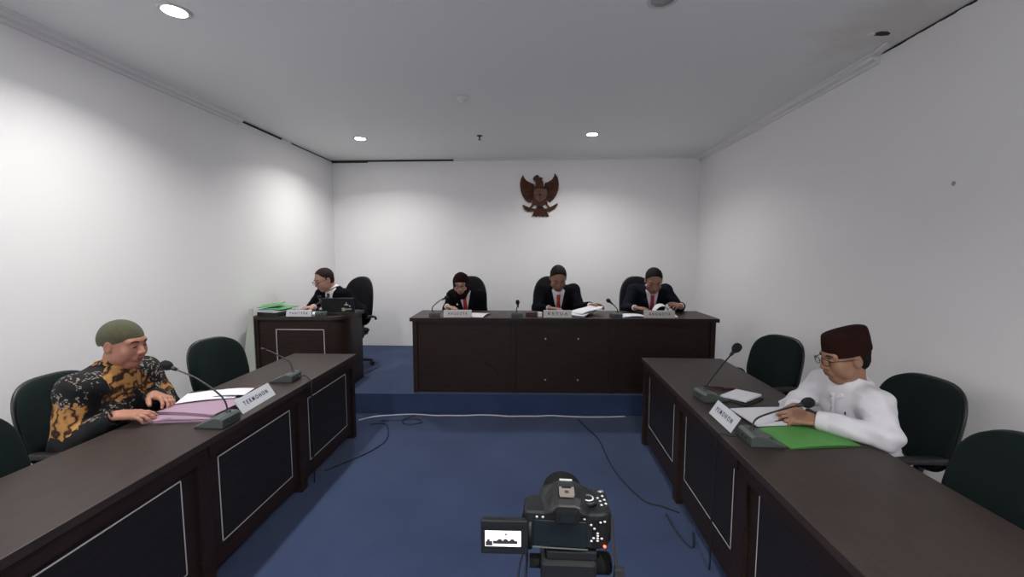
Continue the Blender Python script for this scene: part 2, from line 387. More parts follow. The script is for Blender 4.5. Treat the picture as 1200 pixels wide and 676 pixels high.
# ------------------------------------------------------------------ eagle emblem on the back wall
def garuda():
    t = thing('eagle_emblem', 'carved brown wooden eagle emblem with raised wings on the back wall', 'wall emblem', (.08, YB, 2.35))
    s = .001414
    def cv(poly): return [((x - 525) * s, (338 - y) * s) for x, y in poly]
    T = Matrix(((1, 0, 0, 0), (0, 0, -1, 0), (0, 1, 0, 0), (0, 0, 0, 1)))      # xy -> xz, z -> -y
    lw = [(365, 135), (372, 160), (395, 190), (440, 212), (468, 225), (482, 262), (478, 300), (460, 350), (445, 402), (425, 410), (402, 396), (385, 380), (360, 345), (340, 290), (332, 225), (342, 172)]
    rw = [(672, 120), (668, 150), (645, 185), (610, 205), (580, 215), (568, 260), (580, 320), (605, 385), (628, 404), (650, 388), (668, 370), (692, 335), (710, 285), (716, 230), (705, 165)]
    for wn, w, tip in (('wing', lw, (365, 135)), ('wing', rw, (672, 120))):
        o = MB().prism(cv(w), .002, .022, T=T).build(wn, M['garuda'], t, bevel=.004)
        fb = MB(); left = w is lw
        for i in range(7):                                   # carved feather ridges fanning over the wing
            f = i / 6
            if left: a = (470 - 8 * f, 235 + 120 * f); c = (352 + 55 * f ** 2, 185 + 205 * f)
            else: a = (580 + 8 * f, 228 + 125 * f); c = (700 - 50 * f ** 2, 178 + 205 * f)
            mid = ((a[0] + c[0]) / 2, (a[1] + c[1]) / 2 + 18)
            fb.tube(catmull([T @ Vector((*p, .021)) for p in cv([a, mid, c])], 5), [.005 + .004 * math.sin(PI * k / 10) for k in range(11)], 6)
        fb.build('feathers', M['garuda'], o)
    body = [(462, 182), (466, 162), (488, 142), (508, 140), (522, 160), (562, 170), (548, 186), (562, 205), (566, 255), (585, 280), (598, 330), (596, 390), (588, 418), (560, 436), (552, 450), (508, 450), (500, 436), (466, 418), (452, 385), (458, 320), (474, 275), (484, 240), (488, 208), (478, 196)]
    MB().prism(cv(body), .002, .040, T=T).build('body', M['garuda'], t, bevel=.008)
    tail = [(506, 440), (554, 440), (590, 475), (622, 540), (600, 546), (580, 534), (566, 548), (545, 534), (530, 546), (512, 534), (495, 547), (478, 535), (450, 544), (472, 490)]
    o = MB().prism(cv(tail), .002, .024, T=T).build('tail', M['garuda'], t, bevel=.003)
    fb = MB()
    for i in range(6):
        fb.tube([T @ Vector((*p, .024)) for p in cv([(510 + 6 * i, 440), (466 + 27 * i, 532)])], .005, 6)
    fb.build('feathers', M['garuda'], o)
    for leg in ([(455, 395), (480, 415), (462, 445), (440, 468), (422, 458), (448, 430)], [(602, 392), (582, 412), (598, 440), (616, 466), (634, 456), (608, 428)]):
        MB().prism(cv(leg), .004, .034, T=T).build('leg', M['garuda'], t, bevel=.003)
    rib = [(358, 425), (372, 428), (400, 443), (450, 460), (530, 474), (610, 460), (660, 436), (708, 410), (700, 440), (675, 470), (625, 498), (585, 492), (530, 486), (470, 492), (420, 496), (385, 480), (366, 452)]
    MB().prism(cv(rib), .012, .030, T=T).build('ribbon', M['garuda'], t, bevel=.003)
    sh = [(470, 278), (530, 268), (598, 278), (600, 335), (580, 375), (534, 405), (490, 378), (468, 335)]
    o = MB().prism(cv(sh), .036, .050, T=T).build('shield', M['garuda2'], t, bevel=.003)
    MB().box(-.09, .10, -.054, -.050, -.003, .003).box(.005, .011, -.054, -.050, -.09, .085).build('shield_band', M['garuda'], o)
    star = [((math.sin(k * PI / 5) * (.022 if k % 2 == 0 else .010)) + .008, math.cos(k * PI / 5) * (.022 if k % 2 == 0 else .010) + .012) for k in range(10)]
    MB().prism(star, .048, .058, T=T).build('star', M['gap'], o)
garuda()

# ------------------------------------------------------------------ desks
def inlay_rect(b, corners, w, nrm, T=None):
    """white strip frame; corners u0,u1,v0,v1 in plane"""
    pass

def side_desk(name, label, xf, xr, z_lo, z_hi, y1, sign):
    # xf aisle-side edge, xr chair-side edge; sign = direction of the aisle normal
    t = thing(name, label, 'conference table', ((xf + xr) / 2, 1.7, 0))
    ox, oy = (xf + xr) / 2, 1.7
    y0 = .15; H = .71
    x0, x1 = min(xf, xr), max(xf, xr)
    MB().box(x0 - ox, x1 - ox, y0 - oy, y1 - oy, H - .035, H).build('tabletop', [M['top']], t, bevel=.003)
    fx = xf - sign * .012
    ys = [y1 - .02 - .81 * k for k in range(5)]
    for k in range(5):
        yb = ys[k]
        if yb < y0: continue
        th = .045
        if k == 0: a, c = yb - th, yb
        else: a, c = yb - th / 2 - .012, yb + th / 2 + .012
        xa, xb = sorted((fx, xr + sign * .06))
        MB().box(xa - ox, xb - ox, a - oy, c - oy, 0, H - .035).build('side_panel', M['wood'], t, bevel=.002)
    px = xf - sign * .030
    for k in range(4):
        ya, yb = ys[k + 1], ys[k]
        yb2 = yb - (.045 if k == 0 else .0345); ya2 = max(ya + .0345, y0)
        xa, xb = sorted((px, px - sign * .02))
        p = MB().box(xa - ox, xb - ox, ya2 - oy, yb2 - oy, .05, H - .035).build('front_panel', M['wood'], t)
        # inlay
        i0, i1 = ya + .105, yb - .105 - (.03 if k == 0 else 0)
        i0 = max(i0, y0 + .05)
        w = .0055; xi, xj = sorted((px, px + sign * .0015))
        q = MB()
        q.box(xi - ox, xj - ox, i0 - oy, i1 - oy, z_hi - w, z_hi); q.box(xi - ox, xj - ox, i0 - oy, i1 - oy, z_lo, z_lo + w)
        q.box(xi - ox, xj - ox, i0 - oy, i0 + w - oy, z_lo, z_hi); q.box(xi - ox, xj - ox, i1 - w - oy, i1 - oy, z_lo, z_hi)
        q.build('inlay_line', M['inlay'], p)
        xi, xj = sorted((px, px + sign * .001))
        MB().box(xi - ox, xj - ox, i0 + w - oy, i1 - w - oy, z_lo + w, z_hi - w).build('inlay_panel', M['wood_in'], p)
        xa, xb = sorted((px, xf - sign * .006))
        MB().box(xa - ox, xb - ox, ya2 - oy, yb2 - oy, H - .095, H - .035).build('apron', M['wood'], p)
    return t
LX0, LX1 = -2.03, -1.49
RX0, RX1 = .885, 1.525
side_desk('conference_table', 'long dark brown table on the left with white inlaid rectangles', LX1, LX0, .15, .585, 3.40, 1)
side_desk('conference_table', 'long dark brown table on the right with white inlaid rectangles', RX0, RX1, .20, .60, 3.40, -1)

def judge_desk():
    t = thing('judge_bench', 'wide dark brown bench on the blue platform facing the room', 'bench desk', (.285, 3.98, .2), R(1.6))
    W = 1.47; H = .74
    tp = MB().box(-W, W, -.03, .50, H - .035, H).build('tabletop', M['top'], t, bevel=.003)
    MB().box(-W, W, -.032, -.029, H - .035, H - .002).build('edge_band', M['wood'], tp)
    for x in (-W + .02, W - .065):
        MB().box(x, x + .045, -.005, .46, 0, H - .035).build('side_panel', M['wood'], t, bevel=.002)
    for a, c in ((-W + .065, -.475), (-.475, .475), (.475, W - .065)):
        p = MB().box(a, c, .010, .030, 0, H - .035).build('front_panel', M['wood'], t)
        if c < W - .1: MB().box(c - .022, c + .022, -.001, .010, 0, H - .035).build('joint_strip', M['wood'], p, bevel=.002)
        MB().box(a + .03, c - .03, .004, .010, H - .085, H - .036).build('apron', M['wood'], p, bevel=.001)
        # faint raised diagonals of the carved pattern
        cx = (a + c) / 2; q = MB()
        if abs(cx) > .2:
            s = 1 if cx > 0 else -1
            q.tube([(cx - s * .32, .010, .20), (cx + s * .05, .010, .52)], .003, 6)
            q.tube([(cx + s * .02, .010, .12), (cx + s * .34, .010, .40)], .003, 6)
            q.build('carved_line', M['wood'], p)
    for x in (-.165, .150):
        for z in (.13, .535):
            MB().lathe([(0, 0), (.009, 0), (.009, .004), (.006, .008), (0, .009)], 14, T=TR((x + .0, .010, z), rx=R(90))).build('screw_cap', M['silver'], t)
    return t
judge_desk()

def clerk_desk():
    ox, oy = -2.26, 4.0
    t = thing('clerk_desk', 'small dark brown desk with rounded corner on the left of the platform', 'desk', (ox, oy, .2))
    H = .74
    def outline(ins):
        p = [(-2.765 + ins, 4.43 - ins), (-2.765 + ins, 3.905 + ins), (-1.985, 3.925 + ins)]
        for k in range(1, 9):
            a = PI / 2 * k / 8; p.append((-1.985 + (.15 - ins) * math.sin(a), 4.155 - (.23 - ins) * math.cos(a)))
        p.append((-1.835 - ins, 4.43 - ins))
        return [(x - ox, y - oy) for x, y in p]
    MB().prism(outline(0), H - .035, H).build('tabletop', M['top'], t, bevel=.003)
    oo = outline(.022); oi = outline(.045); oi[0] = (oi[0][0], oo[0][1]); oi[-1] = (oi[-1][0], oo[-1][1])
    MB().prism(oo + oi[::-1], 0, H - .035).build('cabinet', M['wood'], t)
    y = 3.927 - oy
    MB().box(-2.735 - ox, -2.69 - ox, y - .012, y + .01, 0, H - .036).build('side_panel', M['wood'], t, bevel=.002)
    x0, x1, z0, z1, w = -2.52 - ox, -2.035 - ox, .12, .615, .006
    q = MB(); a, c = y - .002, y + .004
    q.box(x0, x1, a, c, z1 - w, z1); q.box(x0, x1, a, c, z0, z0 + w); q.box(x0, x0 + w, a, c, z0, z1); q.box(x1 - w, x1, a, c, z0, z1)
    q.build('inlay_line', M['inlay'], t)
clerk_desk()
tag(MB().prism([(0, 0), (.145, 0), (.145, .82), (.115, .82)], 0, .014, T=Matrix(((.97, 0, 0, -2.865), (.24, 0, 1, 3.86), (0, 1, 0, .2), (0, 0, 0, 1)))).build('leaning_board', M['board'], bevel=.002),
    'pale green triangular board leaning between the left wall and the small desk', 'board')

# ------------------------------------------------------------------ chairs
def pillow(b, w0, w1, h, T, n=3.2, bend=.03, rings=8, seg=48, top_round=None, mi=0, M4=None):
    """rounded cushion in local x (width) / z (0..h); front toward +y; w0 half width at the bottom, w1 at the top"""
    vs = []; fs = []
    def pt(t, a, side):
        ca, sa = math.cos(a), math.sin(a)
        nn = n if sa < 0 or top_round is None else top_round
        x = math.copysign(abs(ca) ** (2 / nn), ca) * t; z = math.copysign(abs(sa) ** (2 / nn), sa) * t
        zz = (z * .5 + .5); wid = w0 + (w1 - w0) * zz
        th = T * .5 * math.sqrt(max(0, 1 - t ** 5))
        X = x * wid; Z = zz * h
        Y = side * th + bend * (x * x) - .25 * bend
        return (X, Y, Z)
    ts = [0.15 + .85 * math.sin(PI / 2 * i / rings) for i in range(rings + 1)]
    for side in (1, -1):
        o = len(vs)
        vs.append(pt(0, 0, side))
        for t in ts:
            for k in range(seg): vs.append(pt(t, 2 * PI * k / seg, side))
        for k in range(seg): fs.append((o, o + 1 + k, o + 1 + (k + 1) % seg))
        for i in range(rings):
            for k in range(seg):
                k2 = (k + 1) % seg
                fs.append((o + 1 + i * seg + k, o + 1 + (i + 1) * seg + k, o + 1 + (i + 1) * seg + k2, o + 1 + i * seg + k2))
    return b.add(vs, fs, True, mi, M4)

def make_chair(name, label, loc, rz, high=False, fab='fabric', group=None, arms=True):
    """faces local +y"""
    t = thing(name, label, 'chair', loc, rz, group)
    sh = .44
    bs = MB()
    for k in range(5):
        a = 2 * PI * k / 5 + .3
        d = Vector((math.cos(a), math.sin(a), 0)); p0 = Vector((0, 0, .105)); p1 = d * .29 + Vector((0, 0, .07))
        bs.tube([p0, p0 + d * .12 - Vector((0, 0, .005)), p1], [.026, .021, .015], 8)
    bs.lathe([(0, .07), (.035, .07), (.035, .14), (.028, .15), (0, .15)], 16)
    base = bs.build('star_base', M['plastic'], t)
    for k in range(5):
        a = 2 * PI * k / 5 + .3; d = Vector((math.cos(a), math.sin(a), 0)); c = d * .29
        w = MB()
        for s in (-1, 1):
            w.lathe([(0, -.009), (.022, -.009), (.026, -.004), (.026, .004), (.022, .009), (0, .009)], 16, T=TR((c.x - d.y * .014 * s, c.y + d.x * .014 * s, .027), rx=PI / 2, rz=a))
        w.tube([c + Vector((0, 0, .03)), c + Vector((0, 0, .075))], .007, 8)
        w.build('caster', M['plastic'], base)
    MB().lathe([(0, .14), (.016, .14), (.016, .28), (.026, .28), (.026, .37), (0, .37)], 16).build('gas_lift', M['chrome'] if not high else M['plastic'], t)
    sb = MB(); pillow(sb, .235, .225, .46, .085, n=3.6, bend=.012, M4=TR((0, .235, sh), rx=PI / 2)); sb.build('seat', M[fab], t)
    u = MB(); pillow(u, .225, .215, .44, .05, n=3.6, bend=.012, M4=TR((0, .225, sh - .035), rx=PI / 2)); u.box(-.09, .09, -.1, .12, sh - .085, sh - .05); u.build('seat_shell', M['plastic'], t)
    if high: bh, z0, w0, w1, tr, tilt = .585, .49, .215, .195, 2.5, 9
    else: bh, z0, w0, w1, tr, tilt = .45, .49, .225, .215, 2.9, 13
    T = TR((0, -.20, z0), rx=R(tilt))
    bb = MB(); pillow(bb, w0, w1, bh, .075, n=3.0, bend=.05, top_round=tr, M4=T); bk = bb.build('backrest', M[fab], t)
    if high:
        lb = MB(); pillow(lb, w0 * .75, w0 * .75, .20, .06, n=3, bend=.03, M4=TR((0, .028, .06)))
        for v in range(len(lb.v)): lb.v[v] = tuple(T @ Vector(lb.v[v]))
        lb.build('lumbar_cushion', M[fab], bk)
    bb = MB(); pillow(bb, w0 + .008, w1 + .008, bh + .016, .045, n=3.0, bend=.05, top_round=tr, M4=T @ TR((0, -.022, -.008)))
    bb.build('back_shell', M['plastic'], t)
    MB().tube(catmull([(0, -.05, sh - .06), (0, -.22, sh - .055), (0, -.285, sh + .02), (0, -.285 - .02, z0 + .18)], 6), .022, 8).build('back_bar', M['plastic'], t)
    if arms:
        for s in (-1, 1):
            x = .265 * s
            pts = [(x * .75, .03, sh - .06), (x, .03, sh - .03), (x * 1.02, .06, sh + .08), (x * 1.02, .10, sh + .155), (x * 1.02, .06, sh + .175), (x * 1.02, -.12, sh + .175), (x, -.19, sh + .16), (x * .98, -.215, sh + .13)]
            a = MB().tube(catmull(pts, 5), .014, 8)
            pd = MB(); pillow(pd, .026, .026, .25, .022, n=3, bend=0, M4=TR((x * 1.02, .115, sh + .186), rx=PI / 2)); 
            ao = a.build('armrest', M['plastic'], t); pd.build('arm_pad', M['plastic'], ao)
    return t
G1 = 'dark task chairs along the side walls'
make_chair('task_chair', 'dark green task chair cut off at the left edge of the photo', (-1.97, 1.42, 0), R(-88), group=G1)
make_chair('task_chair', 'dark green task chair behind the man in the batik shirt', (-2.22, 2.03, 0), R(-88), group=G1)
make_chair('task_chair', 'empty dark green task chair by the left wall beyond the batik man', (-2.10, 2.89, 0), R(-101), group=G1)
make_chair('task_chair', 'empty dark green task chair by the right wall nearest the bench', (1.62, 3.16, 0), R(108), group=G1)
make_chair('task_chair', 'dark green task chair behind the man in the white shirt', (1.74, 2.19, 0), R(93), group=G1)
make_chair('task_chair', 'empty dark green task chair cut off at the right edge of the photo', (1.43, 1.47, 0), R(88), group=G1)
G2 = 'black high-backed chairs on the platform'
make_chair('executive_chair', 'black high-backed chair behind the woman in the headscarf', (-.78, 4.86, .2), R(180), True, 'fabric_black', G2)
make_chair('executive_chair', 'black high-backed chair behind the man at the centre of the bench', (.22, 4.88, .2), R(183), True, 'fabric_black', G2)
make_chair('executive_chair', 'black high-backed chair behind the man at the right end of the bench', (1.26, 4.90, .2), R(180), True, 'fabric_black', G2)
make_chair('executive_chair', 'black high-backed chair behind the clerk at the small desk', (-2.18, 4.71, .2), R(163), True, 'fabric_black', G2)

# ------------------------------------------------------------------ microphones
def microphone(label, base, rz, path, head=True, ball=.0245, small=False, name='gooseneck_microphone'):
    """base: point on the table; local +y = towards the speaker (low side). path in world coordinates: neck from base to head"""
    t = thing(name, label, 'microphone', base, rz, 'gooseneck microphones on the desks')
    s = .85 if small else 1
    L, W, H = .074 * s, .064 * s, .054 * s
    prof = [(-L, .004), (L, .004), (L, .012), (L - .01, .014), (-L * .35, H), (-L * .8, H), (-L, H * .8)]
    T = Matrix(((0, 0, 1, 0), (1, 0, 0, 0), (0, 1, 0, 0), (0, 0, 0, 1)))
    bo = MB().prism(prof, -W, W, T=T).build('base', M['mic_body'], t, bevel=.004)
    MB().box(-W * .97, W * .97, -L * .97, L * .97, 0, .0045).build('base_plate', M['mic_dark'], bo)
    MB().lathe([(0, 0), (.008, 0), (.007, .003), (0, .004)], 14, T=TR((W * .5, L * .35, H * .60), rx=-R(22))).build('talk_button', M['mic_dark'], bo)
    MB().lathe([(0, 0), (.007, 0), (.007, .004), (0, .004)], 12, T=TR((W * .2, -L, H * .5), rx=PI / 2)).build('jack', M['mic_dark'], bo)
    MB().lathe([(0, 0), (.007, 0), (.007, .004), (0, .004)], 12, T=TR((-W * .25, -L, H * .5), rx=PI / 2)).build('jack', M['mic_dark'], bo)
    inv = (Matrix.Translation(base) @ Matrix.Rotation(rz, 4, 'Z')).inverted()
    P = [inv @ Vector(p) for p in path]
    MB().lathe([(0, 0), (.012, 0), (.012, .008), (.008, .016), (0, .016)], 14, T=TR((P[0].x, P[0].y, H - .006))).build('collar', M['mic_dark'], t)
    P[0].z = H
    pts = catmull(P, 10)
    nk = MB().tube(pts, .0042 if not small else .005, 8).build('gooseneck', M['neck'], t)
    d = (pts[-1] - pts[-2]).normalized()
    if head:
        q = d.to_track_quat('Z', 'Y').to_matrix().to_4x4()
        MB().lathe([(0, -.030), (.008, -.030), (.010, -.010), (.010, 0), (0, 0)], 12, T=Matrix.Translation(pts[-1]) @ q).build('capsule_ring', M['mic_dark'], t)
        b_ = ball
        MB().lathe([(0, -.004), (b_ * .55, -.002), (b_ * .9, b_ * .5), (b_, b_ * 1.1), (b_ * .86, b_ * 1.75), (b_ * .5, b_ * 2.12), (0, b_ * 2.25)], 22, T=Matrix.Translation(pts[-1]) @ q).build('foam_cover', M['foam'], t)
    else:
        MB().tube([pts[-1] - d * .0, pts[-1] + d * .035], .0062, 8).build('capsule', M['neck'], t)
    return t
TZ = .7105
microphone('foam-tipped microphone in front of the man in the batik shirt', (-1.575, 1.95, TZ), R(90), [(-1.535, 1.975, .76), (-1.575, 1.985, .84), (-1.71, 2.00, .925), (-1.835, 1.99, .985)])
microphone('microphone without foam cover at the far end of the left table', (-1.655, 2.66, TZ), R(92), [(-1.615, 2.68, .76), (-1.64, 2.685, .83), (-1.73, 2.68, .885), (-1.79, 2.67, .915)], head=False)
microphone('tall microphone beside the white tablet on the right table', (1.04, 2.44, TZ), R(-80), [(1.015, 2.46, .76), (1.03, 2.455, .80), (1.09, 2.42, .92), (1.135, 2.385, 1.01)])
microphone('microphone bending low over the green folder', (1.035, 1.885, TZ), R(-90), [(1.00, 1.90, .76), (1.03, 1.92, .805), (1.13, 1.95, .830), (1.26, 1.965, .862)])
JT = .9405
microphone('microphone bent towards the woman in the headscarf', (-.965, 4.03, JT), R(10), [(-.985, 4.02, .99), (-.985, 4.02, 1.03), (-.93, 4.08, 1.085), (-.885, 4.12, 1.105)], ball=.02, small=True)
microphone('microphone standing upright left of the centre nameplate', (-.155, 4.04, JT), R(0), [(-.16, 4.02, .99), (-.16, 4.03, 1.02), (-.15, 4.04, 1.05), (-.15, 4.04, 1.06)], ball=.02, small=True)
microphone('microphone leaning left beside the white papers on the bench', (.80, 4.06, JT), R(0), [(.815, 4.05, .99), (.81, 4.05, 1.02), (.78, 4.06, 1.055), (.745, 4.07, 1.085)], ball=.02, small=True)
microphone('microphone on the small desk beside the black laptop', (-2.085, 4.01, JT), R(10), [(-2.085, 4.0, .99), (-2.09, 4.01, 1.02), (-2.12, 4.04, 1.07), (-2.14, 4.07, 1.10)], ball=.02, small=True)

# ------------------------------------------------------------------ name plates
def text_mesh(name, txt, size, T, m, parent, width=None):
    c = bpy.data.curves.new(name, 'FONT'); c.body = txt; c.size = size; c.align_x = 'CENTER'; c.align_y = 'CENTER'; c.extrude = .0004; c.space_character = 1.6; c.offset = size * .012
    o = bpy.data.objects.new(name, c); COL.objects.link(o)
    dg = bpy.context.evaluated_depsgraph_get(); me = bpy.data.meshes.new_from_object(o.evaluated_get(dg))
    COL.objects.unlink(o); bpy.data.objects.remove(o)
    if width:
        xs = [v.co.x for v in me.vertices]; w = max(xs) - min(xs)
        for v in me.vertices: v.co.x *= width / w
    me.transform(T); me.materials.clear(); me.materials.append(m)
    r = bpy.data.objects.new(name, me); COL.objects.link(r); r.parent = parent
    return r
def nameplate(txt, label, loc, rz, W, H, tilt, m, ts, box=False):
    """face points local -y, leaning back by tilt"""
    t = thing('nameplate', label, 'nameplate', loc, rz, 'nameplates on the desks')
    T = TR(rx=-R(tilt))
    if box:
        dx = math.tan(R(tilt)) * H
        p = [(-.0, 0), (.034, 0), (.034 - .004, H), (dx, H)]
        MB().prism(p, -W / 2, W / 2, T=Matrix(((0, 0, 1, 0), (1, 0, 0, 0), (0, 1, 0, 0), (0, 0, 0, 1)))).build('stand', m, t, bevel=.002)
    else:
        MB().box(-W / 2, W / 2, 0, .003, 0, H, T=T).build('card', m, t, bevel=.001)
        MB().box(-W / 2, W / 2, .003, .0045, 0, H * 1.0, T=T).box(-W / 2, W / 2, .004, .055, 0, .003).build('acrylic_stand', M['glass'], t)
    text_mesh('lettering', txt, ts, T @ TR((0, -.0008, H * .52), rx=R(90)), M['ink'], t, width=W * .70)
nameplate('TERMOHON', 'white card reading TERMOHON on the left table', (-1.545, 2.235, TZ), R(93), .31, .085, 32, M['plate'], .034)
nameplate('PEMOHON', 'white card reading PEMOHON on the right table', (.935, 2.085, TZ + .006), R(-90), .245, .085, 32, M['plate'], .034)
nameplate('ANGGOTA', 'cream nameplate reading ANGGOTA before the woman in the headscarf', (-.728, 3.955, JT), R(1.6), .27, .070, 12, M['plate_grey'], .038, True)
nameplate('KETUA', 'cream nameplate reading KETUA at the middle of the bench', (.235, 3.985, JT), R(1.6), .27, .070, 12, M['plate_grey'], .038, True)
nameplate('ANGGOTA', 'cream nameplate reading ANGGOTA at the right end of the bench', (1.205, 4.01, JT), R(1.6), .29, .070, 12, M['plate_grey'], .038, True)
nameplate('PANITERA', 'white nameplate reading PANITERA on the small side desk', (-2.285, 3.925, JT), R(1), .25, .062, 12, M['plate'], .034, True)

# ------------------------------------------------------------------ papers and small things
def sheet(name, m, loc, rz, w, l, h=.002, curl=0, bend_dir=1, parent=None, nx=2, ny=10, lift=0, irregular=0):
    vs = []; fs = []
    for k in (0, 1):
        for j in range(ny + 1):
            for i in range(nx + 1):
                u = i / nx - .5; v = j / ny - .5
                z = curl * max(0, (v * bend_dir + .1)) ** 2 * 4 + lift * math.sin(PI * (v + .5))
                vs.append((u * w, v * l, z + k * h))
    n = (nx + 1) * (ny + 1); q = nx + 1
    for j in range(ny):
        for i in range(nx):
            a = j * q + i
            fs.append((a, a + q, a + q + 1, a + 1)); a += n; fs.append((a, a + 1, a + q + 1, a + q))
    for j in range(ny):
        a = j * q; fs.append((a, a + n, a + q + n, a + q)); a = j * q + nx; fs.append((a, a + q, a + q + n, a + n))
    for i in range(nx):
        a = i; fs.append((a, a + 1, a + 1 + n, a + n)); a = ny * q + i; fs.append((a, a + n, a + 1 + n, a + 1))
    b = MB().add(vs, fs)
    o = b.build(name, m, parent, loc=loc); o.rotation_euler = (0, 0, rz); return o

# left table: two pink folders, white papers
def folder(label, m, loc, rz, w, l, h, papers=True, group=None, name='paper_folder'):
    t = thing(name, label, 'folder', loc, rz, group)
    MB().box(-w / 2, w / 2, -l / 2, l / 2, 0, .0015).build('back_cover', m, t)
    if papers: MB().box(-w / 2 + .006, w / 2 - .008, -l / 2 + .006, l / 2 - .006, .0018, h - .002).build('pages', m, t)
    o = sheet('front_cover', m, (0, 0, h - .0015), 0, w, l, .0012, lift=.004, parent=t)
    return t
folder('pink folder at the bottom under the batik man\'s hands', M['pink'], (-1.80, 2.08, TZ), R(98), .25, .36, .012, group='pink folders')
folder('pink folder on top of the other, skewed towards the nameplate', M['pink'], (-1.79, 2.13, TZ + .0175), R(86), .24, .33, .010, group='pink folders')
tag(sheet('paper_sheet', M['paper'], (-1.85, 2.25, TZ + .034), R(112), .17, .28, .0015, lift=.006), 'white sheet lying on the pink folders', 'paper', 'papers on the left table')
tag(sheet('paper_sheet', M['paper'], (-1.74, 2.29, TZ + .044), R(100), .12, .17, .0015, lift=.004), 'smaller white sheet nearest the dark red case', 'paper', 'papers on the left table')
t = thing('pen_case', 'dark red leather case lying behind the TERMOHON card', 'case', (-1.745, 2.43, TZ), R(58))
MB().box(-.075, .075, -.035, .035, 0, .020).build('case_body', M['maroon'], t, bevel=.006)
MB().box(-.076, .076, -.036, .010, .020, .024).build('flap', M['maroon'], t, bevel=.002)
# right table
folder('open green folder under the white-shirted man\'s forearm', M['green'], (1.275, 1.948, TZ), R(-82), .215, .33, .005, papers=False, name='green_folder')
tag(sheet('paper_stack', M['paper'], (1.245, 2.165, TZ + .009), R(-83), .225, .33, .006, lift=.002), 'white papers between the hands and the PEMOHON card', 'paper')
t = thing('document_tray', 'white tablet-like pad on a black tray near the tall microphone', 'tray', (1.215, 2.455, TZ), R(-52))
MB().box(-.075, .085, -.10, .105, 0, .012).build('tray', M['mic_dark'], t, bevel=.003)
MB().box(-.068, .078, -.09, .095, .014, .026, T=TR(ry=R(-3))).build('pad', M['paper'], t, bevel=.002)
t = thing('fountain_pen', 'dark red pen lying beyond the white pad', 'pen', (1.17, 2.63, TZ + .010), R(-20))
MB().tube([(-.09, 0, 0), (.02, 0, 0)], [.006, .009], 10).build('barrel', M['maroon'], t)
MB().tube([(.02, 0, 0), (.085, 0, 0)], [.010, .008], 10).build('cap', M['maroon'], t)
# bench papers
tag(sheet('paper_sheet', M['paper'], (-.55, 4.11, JT), R(-12), .19, .26, .002, lift=.014), 'white paper before the woman in the headscarf', 'paper', 'papers on the bench')
t = thing('small_box', 'dark maroon box left of the KETUA nameplate', 'box', (-.02, 4.07, JT), R(2))
MB().box(-.052, .052, -.035, .035, 0, .030).build('box_body', M['maroon'], t, bevel=.006)
MB().box(-.054, .054, -.037, .037, .030, .042).build('lid', M['maroon'], t, bevel=.006)
tag(MB().box(-.020, .020, -.02, .02, 0, .045).build('note_block', M['paper'], loc=(.065, 4.045, JT), bevel=.002), 'little white block between the maroon box and KETUA nameplate', 'note block')
for k, (x, y, rz, l, cu) in enumerate([(.455, 4.14, -20, .25, .0), (.49, 4.12, -38, .27, .02), (.53, 4.15, -55, .28, .035)]):
    tag(sheet('paper_sheet', M['paper'], (x, y, JT + .003 + .016 * k), R(rz), .18, l, .0015, lift=.012 + .006 * k, curl=cu),
        ['flat white sheet right of the KETUA nameplate, at the bottom', 'white sheet in the middle of the loose pile on the bench', 'raised white sheet on top of the loose pile on the bench'][k], 'paper', 'papers on the bench')
tag(sheet('paper_sheet', M['paper'], (.97, 4.13, JT), R(-80), .17, .25, .003, lift=.010), 'white sheet left of the ANGGOTA nameplate at right', 'paper', 'papers on the bench')
# open document the right-hand judge is leafing through
t = thing('open_document', 'stapled document whose page the right-hand judge lifts', 'document', (1.30, 4.20, JT), R(-8))
MB().box(-.11, .11, -.14, .13, 0, .008).build('pages', M['paper'], t)
vs = []; fs = []
for i in range(13):
    a = PI * .95 * i / 12
    for j in (0, 1):
        vs.append((-.03 - .062 * math.cos(a) * 1.2, -.11 + .20 * j, .010 + .085 * math.sin(a) + .02 * i / 12))
for i in range(12): fs.append((2 * i, 2 * i + 1, 2 * i + 3, 2 * i + 2))
o = MB().add(vs, fs, True).build('lifted_page', M['paper'], t); md = o.modifiers.new('s', 'SOLIDIFY'); md.thickness = .0025
# clerk desk
t = thing('paper_tray', 'black desk tray under the folders on the small desk', 'tray', (-2.585, 4.04, JT), R(-6))
MB().box(-.115, .115, -.11, .14, 0, .006).box(-.115, -.11, -.11, .14, 0, .04).box(.11, .115, -.11, .14, 0, .04).box(-.115, .115, -.11, -.105, 0, .030).box(-.115, .115, .135, .14, 0, .04).build('tray', M['plastic'], t, bevel=.001)
MB().box(-.10, .10, -.10, .12, .007, .026).build('shelf_insert', M['plastic'], t)
tag(sheet('paper_sheet', M['paper'], (-2.575, 4.03, JT + .042), R(-10), .22, .25, .006), 'white paper in the black desk tray', 'paper')
tag(MB().box(-.10, .10, -.12, .12, 0, .007, T=TR(rz=R(-14))).build('blue_folder', M['blue_pale'], loc=(-2.60, 4.05, JT + .052), bevel=.001), 'pale blue folder under the green ones on the small desk', 'folder')
tag(MB().box(-.11, .11, -.13, .13, 0, .008, T=TR(rz=R(-4))).build('green_folder', M['green2'], loc=(-2.56, 4.09, JT + .062), bevel=.001), 'flat green folder on the tray of the small desk', 'folder')
tag(MB().box(-.11, .11, -.12, .12, 0, .008, T=TR(rz=R(22), ry=R(-8))).build('green_folder', M['green2'], loc=(-2.66, 4.10, JT + .088), bevel=.001), 'tilted green folder on top of the pile on the small desk', 'folder')
tag(sheet('paper_sheet', M['paper'], (-2.28, 4.10, JT), R(-70), .20, .28, .010), 'white papers under the clerk\'s hand', 'paper')
